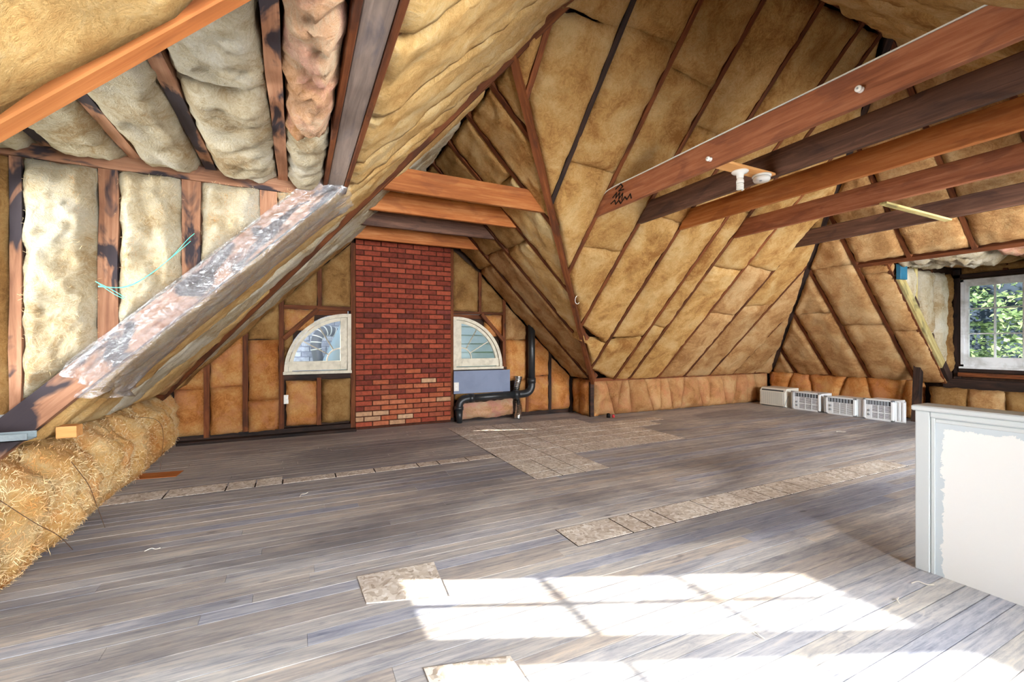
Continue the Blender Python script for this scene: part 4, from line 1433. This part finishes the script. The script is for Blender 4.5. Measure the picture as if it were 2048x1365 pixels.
tag(mb, 'light pine board fixed between two collar ties behind the bulb', 'board')
lp = tag(empty('bulb_holder', (2.99, 2.225, ZT + 0.004)), 'white ceiling bulb holder with a spiral energy saving bulb', 'lamp')
lathe('holder_base', [(0.010, 0.0), (0.058, 0.0), (0.060, -0.006), (0.052, -0.014), (0.026, -0.022), (0.024, -0.050), (0.018, -0.052)], 'porcelain', lp, sides=28)
bl = lathe('bulb_ballast', [(0.016, -0.05), (0.022, -0.055), (0.027, -0.075), (0.027, -0.088), (0.015, -0.09)], 'porcelain', lp, sides=24)
sp = []
for k in range(97):
    a = k / 96 * 2 * PI * 4
    sp.append((0.0205 * math.cos(a), 0.0205 * math.sin(a), -0.092 - 0.048 * k / 96))
tube('spiral_tube', sp, 0.0062, 'porcelain', bl, sides=8)
sd = tag(empty('smoke_detector', (3.21, 2.205, ZT + 0.004)), 'round white smoke detector on the pine board beside the bulb', 'smoke detector')
lathe('mounting_ring', [(0.02, 0.0), (0.066, 0.0), (0.067, -0.012), (0.05, -0.015)], 'porcelain', sd, sides=32)
lathe('slot', [(0.03, -0.013), (0.056, -0.014), (0.056, -0.020), (0.03, -0.021)], 'ac_grey', sd, sides=32)
lathe('cover', [(0.03, -0.018), (0.060, -0.0185), (0.060, -0.035), (0.053, -0.047), (0.010, -0.050)], 'porcelain', sd, sides=32)
lathe('test_button', [(0.002, -0.046), (0.010, -0.049), (0.009, -0.054), (0.002, -0.054)], 'ac_grey', sd, loc=(-0.028, -0.012, 0), sides=12)
stk = box('wooden_stick', (4.80, 2.10, ZT - 0.022), (6.08, 2.16, ZT - 0.002), 'pale_pine', None, 0.003)
tag(stk, 'pale wooden stick nailed across the last two collar ties', 'stick')

# ------------------------------------------------------------------ drain pipe, duct, board, roll, cover plates
dp = tag(empty('drain_pipe', (3.22, 5.98, 0)), 'black plastic drain pipe that drops, elbows and runs along the wall', 'pipe')
PO = Vector((-3.22, -5.98, 0))
pv = [Vector(p) + PO for p in ((3.25, 5.98, 1.55), (3.25, 5.98, 1.0), (3.25, 5.98, 0.56))]
tube('upright', pv, 0.056, 'abs', dp, 20)
tube('elbow', [Vector(p) + PO for p in bez([(3.25, 5.98, 0.58), (3.25, 5.98, 0.47), (3.215, 5.98, 0.40), (3.14, 5.98, 0.365), (3.02, 5.98, 0.36)], 6)], 0.058, 'abs', dp, 20)
tube('hub', [Vector(p) + PO for p in ((3.25, 5.98, 0.60), (3.25, 5.98, 0.52))], 0.068, 'abs', dp, 20)
tube('hub', [Vector(p) + PO for p in ((3.02, 5.98, 0.36), (2.94, 5.98, 0.357))], 0.068, 'abs', dp, 20)
tube('run', [Vector(p) + PO for p in ((3.0, 5.98, 0.36), (2.6, 5.98, 0.350), (2.25, 5.98, 0.342))], 0.052, 'abs', dp, 20)
tube('hub', [Vector(p) + PO for p in ((2.30, 5.98, 0.343), (2.22, 5.98, 0.341))], 0.064, 'abs', dp, 20)
tube('elbow', [Vector(p) + PO for p in bez([(2.24, 5.98, 0.341), (2.15, 5.98, 0.33), (2.09, 5.98, 0.28), (2.075, 5.98, 0.20)], 6)], 0.054, 'abs', dp, 20)
tube('hub', [Vector(p) + PO for p in ((2.075, 5.98, 0.235), (2.075, 5.98, 0.185))], 0.066, 'abs', dp, 20)
tube('foot', [Vector(p) + PO for p in ((2.075, 5.98, 0.19), (2.082, 5.98, 0.0))], 0.056, 'abs', dp, 20, rfun=lambda t: 1.0 - 0.28 * t)
fd = tube('foil_duct', bez([(3.045, 6.02, 0.63), (3.04, 6.02, 0.58), (3.03, 6.05, 0.48), (3.035, 6.08, 0.37), (3.045, 6.05, 0.26), (3.02, 5.96, 0.14), (2.975, 5.90, 0.05), (2.96, 5.88, 0.0)], 14), 0.052, 'foil', None, 20,
          rfun=lambda t: (1.15 if t < .1 else 1.0 - 0.3 * max(0, 1 - abs(t - 0.5) / 0.18) + 0.35 * max(0, t - 0.75)) * (1 + 0.05 * math.sin(t * 180)))
tag(fd, 'crinkled silver foil duct crossing behind the black drain pipe', 'duct')
bb = box('blue_board', (2.02, 6.045, 0.405), (2.915, 6.065, 0.735), 'blue_board', None, 0.002)
tag(bb, 'blue-grey painted board leaning under the arched window', 'board')
rl = batt(None, (2.13, 6.02, 0.03), (2.96, 6.02, 0.05), (2.96, 6.02, 0.30), (2.13, 6.02, 0.26), (0, -1, 0), 'batt_pink', bulge=0.10, soft=0.13, rough=0.03, back=0.03, cell=0.025, lumps=0.06, name='insulation_roll')
tag(rl, 'pink and tan fluffy insulation roll lying under the drain pipe', 'insulation')


def cover(x0, z0, w, h, y, lab):
    e = tag(empty('outlet_cover', (x0 + w / 2, y, z0)), lab, 'outlet', 'wall outlet covers')
    box('cover_plate', (-w / 2, -0.008, 0), (w / 2, 0.0, h), 'plate', e, 0.002)
    for zz in (0.30, 0.66):
        box('socket', (-w * 0.20, -0.0095, h * zz - 0.014), (w * 0.20, -0.0078, h * zz + 0.014), 'porcelain', e, 0.0005)


cover(-0.145, 0.392, 0.066, 0.110, YG - 0.012, 'white outlet cover on the stud left of the chimney')
cover(2.020, 0.448, 0.074, 0.124, 6.045, 'white outlet cover on the blue-grey board')


# ------------------------------------------------------------------ window air conditioners
def ac_unit(loc, label, w=0.46, h=0.30, d=0.36, curtain_r=0.0, curtain_l=0.0, rz=-PI / 2):
    e = tag(empty('air_conditioner', loc, rz), label, 'air conditioner', 'air conditioners on the floor')
    box('body', (-w / 2 + 0.012, 0.02, 0.006), (w / 2 - 0.012, d, h - 0.012), 'ac_white', e, 0.004)
    f = boxes('front_bezel', [((-w / 2, -0.012, 0), (-w / 2 + 0.03, 0.03, h)), ((w / 2 - 0.03, -0.012, 0), (w / 2, 0.03, h)), ((-w / 2, -0.012, h - 0.025), (w / 2, 0.03, h)), ((-w / 2, -0.012, 0), (w / 2, 0.03, 0.022))], 'ac_white', e, 0.003)
    box('control_panel', (-w / 2 + 0.03, -0.006, 0.022), (-w / 2 + 0.105, 0.02, h - 0.09), 'ac_white', e, 0.002)
    for zz in (0.075, 0.135):
        kb_ = lathe('knob', [(0.004, 0.0), (0.017, 0.0), (0.016, 0.010), (0.004, 0.011)], 'ac_grey', e, loc=(-w / 2 + 0.068, -0.006, zz), sides=16)
        kb_.rotation_euler = (PI / 2, 0, 0)
    box('louver_recess', (-w / 2 + 0.03, 0.004, h - 0.088), (w / 2 - 0.03, 0.02, h - 0.025), 'ac_dark', e)
    for i in range(8):
        x = -w / 2 + 0.055 + i * (w - 0.10) / 7.5
        box('louver', (x - 0.018, -0.006, h - 0.086), (x + 0.006, 0.006, h - 0.028), 'ac_grey', e, 0.001)
    box('grille_recess', (-w / 2 + 0.105, 0.006, 0.022), (w / 2 - 0.03, 0.02, h - 0.088), 'ac_dark', e)
    n = 11
    for i in range(n):
        z = 0.030 + i * (h - 0.124) / (n - 1)
        box('grille_slat', (-w / 2 + 0.105, -0.004, z - 0.0048), (w / 2 - 0.03, 0.008, z + 0.0048), 'ac_white', e)
    for k in range(1, 3):
        x = -w / 2 + 0.105 + k * (w - 0.135) / 3
        box('grille_bar', (x - 0.004, -0.007, 0.022), (x + 0.004, 0.004, h - 0.088), 'ac_white', e)
    box('grille_bar', (-w / 2 + 0.105, -0.007, 0.108), (w / 2 - 0.03, 0.004, 0.116), 'ac_white', e)
    for s, cw in ((1, curtain_r), (-1, curtain_l)):
        if cw:
            p = boxes('side_curtain', [tuple((min(a, b), 0.03, z0) if q == 0 else (max(a, b), 0.042, z1) for q in (0, 1)) for a, b, z0, z1 in ((s * w / 2, s * (w / 2 + cw), 0.004, 0.02), (s * w / 2, s * (w / 2 + cw), h - 0.02, h), (s * (w / 2 + cw - 0.014), s * (w / 2 + cw), 0.0, h))], 'ac_white', e, 0.002)
            m = max(3, int(cw / 0.022))
            for i in range(m):
                x0 = s * (w / 2 + i * (cw - 0.014) / m)
                x1 = s * (w / 2 + (i + 1) * (cw - 0.014) / m)
                box('pleat', (min(x0, x1) + 0.001, 0.020 + (0.012 if i % 2 else 0), 0.02), (max(x0, x1) - 0.001, 0.034 + (0.012 if i % 2 else 0), h - 0.02), 'ac_white', p, 0.002)
    return e


ac_unit((7.70, 4.50, 0), 'white window air conditioner, second from the corner, beside the cream unit', w=0.44, h=0.31, curtain_l=0.05)
ac_unit((7.70, 3.98, 0), 'white window air conditioner, third from the corner, with narrow side pleats', w=0.42, h=0.285, curtain_r=0.10, curtain_l=0.05)
ac_unit((7.70, 3.475, 0), 'white window air conditioner beside the dark post, with wide pleated side curtain', w=0.37, h=0.31, curtain_r=0.13)
a1 = tag(empty('air_conditioner', (7.68, 5.08, 0), -PI / 2), 'older cream air conditioner with slanted front grille, in the corner', 'air conditioner', 'air conditioners on the floor')
w, h = 0.46, 0.33
bm = bmesh.new()
prof = [(0.06, 0.0), (-0.0, 0.02), (0.0, h * 0.80), (0.05, h * 0.985), (0.10, h), (0.40, h), (0.40, 0.0)]
v0 = [bm.verts.new((-w / 2, a, b)) for a, b in prof]
v1 = [bm.verts.new((w / 2, a, b)) for a, b in prof]
bm.faces.new(v0); bm.faces.new(v1)
for i in range(len(prof)):
    j = (i + 1) % len(prof)
    bm.faces.new((v0[i], v0[j], v1[j], v1[i]))
bm_obj('body', bm, 'ac_cream', a1)
box('grille_recess', (-w / 2 + 0.02, -0.002, 0.04), (w / 2 - 0.02, 0.002, h * 0.78), 'ac_grey', a1)
for i in range(22):
    x = -w / 2 + 0.03 + i * (w - 0.06) / 21
    box('grille_slat', (x - 0.006, -0.008, 0.04), (x + 0.004, 0.0, h * 0.78), 'ac_cream', a1)
beam('air_slot', (-w / 2 + 0.03, 0.012, h * 0.86), (w / 2 - 0.03, 0.012, h * 0.86), 0.03, 0.004, (0, 0.9, -0.3), 'ac_dark', a1, bev=0)
cd = tube('power_cord', bez([(0.235, 0.10, 0.20), (0.243, 0.02, 0.10), (0.240, -0.02, 0.03), (0.22, -0.03, 0.006)], 6), 0.004, 'ac_grey', a1, sides=6)

# ------------------------------------------------------------------ clear plastic over the trimmer
pv_, pf_ = [], []
NU, NV = 64, 30
for i in range(NU + 1):
    t = i / NU
    X = -0.93 + 1.20 * t
    for j in range(NV + 1):
        s = j / NV
        # wraps from above the timber down its face, then across the underside
        if s < 0.42:
            q = s / 0.42
            up = 0.142 * (1 - q) - 0.015 * q
            yy = YC - 0.068 - 0.006 * q
        else:
            q = (s - 0.42) / 0.58
            up = -0.018 - 0.045 * math.sin(q * PI * 0.9)
            yy = YC - 0.074 + q * (0.52 - 0.10 * t)
        p = LP(X, yy, -up)
        fold = noise.noise((X * 3.0 + s * 5.0, s * 7.0, 1.3)) * 0.026 + noise.noise((X * 10 + s * 14, s * 20, 4.1)) * 0.014
        fold += 0.006 * math.sin((X * 9 + s * 26) + 3 * noise.noise((X * 2, s * 2, 7)))
        ends = 1 + 1.5 * max(0, 0.12 - t) / 0.12 + 1.5 * max(0, t - 0.88) / 0.12
        nrm = (N_L * 0.7 + Vector((0, -1, 0)) * 0.7) if s > 0.35 else Vector((0, -1, 0))
        p = p + nrm * abs(fold) * ends
        if i == 0:
            p += Vector((noise.noise((s * 9, 1, 2)) * 0.10, 0, noise.noise((s * 9, 4, 2)) * 0.06 - 0.02))
        if j == NV:
            p += Vector((0, noise.noise((X * 6, 3, 1)) * 0.06, 0))
        pv_.append(p)
for i in range(NU):
    for j in range(NV):
        a = i * (NV + 1) + j
        pf_.append((a, a + 1, a + NV + 2, a + NV + 1))
ps = mesh_obj('plastic_sheet', pv_, pf_, 'plastic', None, smooth=True)
tag(ps, 'wrinkled clear plastic sheet wrapped along the sloping timber', 'plastic sheet')

# ------------------------------------------------------------------ string, wires, bits
gs = tag(empty('teal_string', (-0.84, YC - 0.08, 1.4)), 'thin teal string tied between two studs of the cream insulated wall', 'string')
GO = Vector((0.84, -YC + 0.08, -1.4))
yq = YC - 0.075
for pts in ([(-0.905, yq, 1.455), (-0.84, yq, 1.40), (-0.795, yq, 1.372)], [(-0.90, yq, 1.452), (-0.84, yq, 1.415), (-0.79, yq, 1.378)],
            [(-0.895, yq, 1.432), (-0.80, yq, 1.432), (-0.70, yq - .01, 1.49), (-0.60, yq, 1.60), (-0.53, yq, 1.70), (-0.50, yq + .01, 1.74)],
            [(-0.895, yq, 1.428), (-0.78, yq, 1.435), (-0.68, yq - .01, 1.51), (-0.58, yq, 1.62), (-0.515, yq, 1.695)]):
    tube('strand', [Vector(p) + GO for p in bez(pts, 6)], 0.0016, 'teal', gs, sides=5)
mt_ = tag(boxes('metal_bracket', [((-1.30, 2.56, 0.735), (-1.02, 2.64, 0.739)), ((-1.30, 2.56, 0.735), (-1.02, 2.563, 0.765)), ((-1.30, 2.637, 0.735), (-1.02, 2.64, 0.765))], 'galv'), 'galvanised metal channel end poking out beside the timber foot', 'bracket')
blk = box('wood_block', (-1.10, 3.02, 0.66), (-1.02, 3.10, 0.72), 'new_pine', None, 0.003)
tag(blk, 'short orange wood block end under the plastic wrapped timber', 'wood block')
for pts, lab in (([(-1.13, 2.60, 0.50), (-1.06, 2.72, 0.34), (-1.03, 2.86, 0.22), (-1.02, 2.98, 0.10)], 'thin rusty wire looping down the nearest apricot knee insulation'),
                 ([(-1.10, 3.20, 0.50), (-1.07, 3.32, 0.34), (-1.06, 3.40, 0.20), (-1.05, 3.50, 0.02)], 'thin rusty wire hanging over the middle of the left knee wall'),
                 ([(-1.12, 4.3, 0.58), (-1.05, 4.6, 0.50), (-1.05, 4.8, 0.34), (-1.06, 4.75, 0.05)], 'thin rusty wire at the far end of the left knee wall')):
    tag(tube('loose_wire', bez(pts, 8), 0.0016, 'wire_d', None, sides=5), lab, 'wire')
lo_ = [Vector((3.02, 4.42, 1.66)) + Vector((0.035 * math.cos(a), -0.02 - 0.01 * math.sin(a), 0.05 * math.sin(a))) for a in [0.3 + 2 * PI * 0.85 * k / 20 for k in range(21)]]
tag(tube('wire_loop', lo_, 0.004, 'wire_w', None, sides=6), 'small loop of white wire hung on the valley timber', 'wire')
rc = tag(empty('small_fitting', (4.27, 5.40, 0)), 'small red and black fitting on the floor at the knee wall corner', 'fitting')
lathe('black_cap', [(0.005, 0.0), (0.03, 0.0), (0.03, 0.05), (0.018, 0.065), (0.004, 0.066)], 'ink', rc, sides=14)
lathe('red_cap', [(0.004, 0.0), (0.02, 0.0), (0.02, 0.035), (0.010, 0.045), (0.003, 0.046)], 'red', rc, loc=(0.07, -0.03, 0), sides=14)
shreds = [((2.37, 0.99), 0.05, 0.6, 'short curl of white shred on the boards by the half wall'), ((2.62, 1.05), 0.09, -0.6, 'long straight white shred lying closest to the half wall'),
          ((-0.75, 3.05), 0.07, 0.1, 'white shred on the boards near the left knee wall'), ((0.02, 3.62), 0.09, 1.0, 'white shred beside the strip of flake board'),
          ((1.62, 1.10), 0.06, 1.5, 'white shred on the sunlit boards'), ((6.2, 3.25), 0.10, -0.7, 'white shred on the dark boards before the air conditioners')]
for (x, y), L, a, lab in shreds:
    d = Vector((math.cos(a), math.sin(a), 0))
    n_ = Vector((-d.y, d.x, 0))
    p = Vector((x, y, 0.006))
    tag(tube('white_shred', bez([p, p + d * L * .4 + n_ * L * .12 + Vector((0, 0, .006)), p + d * L * .7, p + d * L - n_ * L * .1 + Vector((0, 0, .004))], 5), 0.0022, 'shred', None, sides=5), lab, 'shred')

# ================================================================== OUTSIDE
nb = struct(boxes('wall_neighbour_brick', [((-6.0, 7.82, -6.0), (1.45, 8.1, 2.84)), ((-2.4, 7.83, 2.8), (1.45, 8.1, 3.5))], 'nmortar'))  # raised step is unseen, added to keep sun off the right arched window
bmn = bmesh.new()
bbox(bmn, (0, -0.012, 0), (0.235, 0.02, 0.072), 0.003)
bmesh.ops.recalc_face_normals(bmn, faces=bmn.faces[:])
men = bpy.data.meshes.new('brick')
bmn.to_mesh(men)
bmn.free()
men.materials.append(M['nbrick'])
for r in range(16):
    for c in range(8):
        o = bpy.data.objects.new('brick', men)
        o.location = (-0.55 + c * 0.247 + (0.1235 if r % 2 else 0), 7.82, 0.50 + r * 0.084)
        link(o, nb)
ns = struct(box('wall_neighbour_siding', (1.65, 7.60, -6.0), (6.5, 7.8, 3.30), 'siding'))
for r in range(14):
    b = mesh_obj('siding_board', [(1.65, 7.60, 0), (6.5, 7.60, 0), (6.5, 7.575, 0), (1.65, 7.575, 0), (1.65, 7.598, 0.158), (6.5, 7.598, 0.158)], [(0, 1, 2, 3), (3, 2, 5, 4), (0, 3, 4), (1, 5, 2)], 'siding', ns)
    b.location = (0, 0, 0.2 + r * 0.155)
vt = tag(empty('roof_vent', (0.42, 7.3, 0.6)), 'ribbed roof vent pipe against the brick wall outside the arched window', 'vent')
vp = bez([(0.55, 7.45, 1.30), (0.42, 7.40, 1.33), (0.30, 7.35, 1.26), (0.26, 7.33, 1.10), (0.30, 7.33, 0.85)], 8)
VO = Vector((-0.42, -7.3, -0.6))
tube('vent_pipe', [p + VO for p in vp], 0.075, 'vent_grey', vt, 18)
for k in range(2, 30, 4):
    d = (vp[k + 1] - vp[k]).normalized()
    tube('vent_ring', [vp[k] - d * .008 + VO, vp[k] + d * .008 + VO], 0.082, 'porcelain', vt, 18)
vh = tag(lathe('metal_hood', [(0.62, -0.9), (0.42, 0.55), (0.15, 1.15), (0.08, 1.3)], 'vent_blue', None, loc=(0.76, 6.95, 0.35), sides=28), 'pale blue cone shaped metal hood outside the arched window', 'hood')

nh = struct(box('wall_dark_backdrop', (25.0, -6.0, -6.0), (25.4, 18.0, 9.0), 'backdrop'))  # added dark sheet behind the trees so gaps between leaves look dark
lawn = struct(box('ground', (-30, -30, -6.4), (60, 40, -6.0), 'lawn'))


def tree(loc, h, r, lab, seed, n=5200):
    random.seed(seed)
    e = tag(empty('leafy_tree', loc), lab, 'tree', 'trees outside the dormer window')
    tube('trunk', [(0, 0, 0), (0.1, 0, h * 0.4), (0, 0.1, h * 0.85)], 0.22, 'bark', e, 10, rfun=lambda t: 1 - 0.7 * t)
    vs, fs = [], []
    cl = []
    for k in range(150):
        a = random.uniform(0, 2 * PI)
        zz = random.uniform(0.15, 1.0)
        rr = r * math.sqrt(max(0.05, 1 - ((zz - 0.5) / 0.55) ** 2)) * random.uniform(0.45, 1.0)
        cl.append(Vector((rr * math.cos(a), rr * math.sin(a), zz * h)))
    for k in range(n):
        c = random.choice(cl)
        p = c + Vector((random.gauss(0, .24), random.gauss(0, .24), random.gauss(0, .10)))
        s = random.uniform(0.05, 0.11)
        u = Vector((random.gauss(0, 1), random.gauss(0, 1), random.gauss(0, .5))).normalized()
        v = u.cross(Vector((random.gauss(0, .5), random.gauss(0, .5), 1))).normalized()
        i = len(vs)
        vs += [p - u * s, p + v * s * .5, p + u * s, p - v * s * .5]
        fs.append((i, i + 1, i + 2, i + 3))
    mesh_obj('foliage', vs, fs, 'leaf', e)
    return e


tree((14.0, 6.3, -6), 10.8, 2.6, 'bright leafy tree closest to the dormer window', 11, 16000)
tree((15.0, 2.2, -6), 10.5, 2.5, 'leafy tree further off beyond the dormer window glass', 12, 14000)
tree((17.5, -1.5, -6), 11.0, 2.6, 'leafy tree outside beyond the edge of the dormer window', 13, 14000)
tree((20.0, 9.8, -6), 13.0, 4.2, 'tall background tree filling the gaps in the dormer window view', 14, 14000)
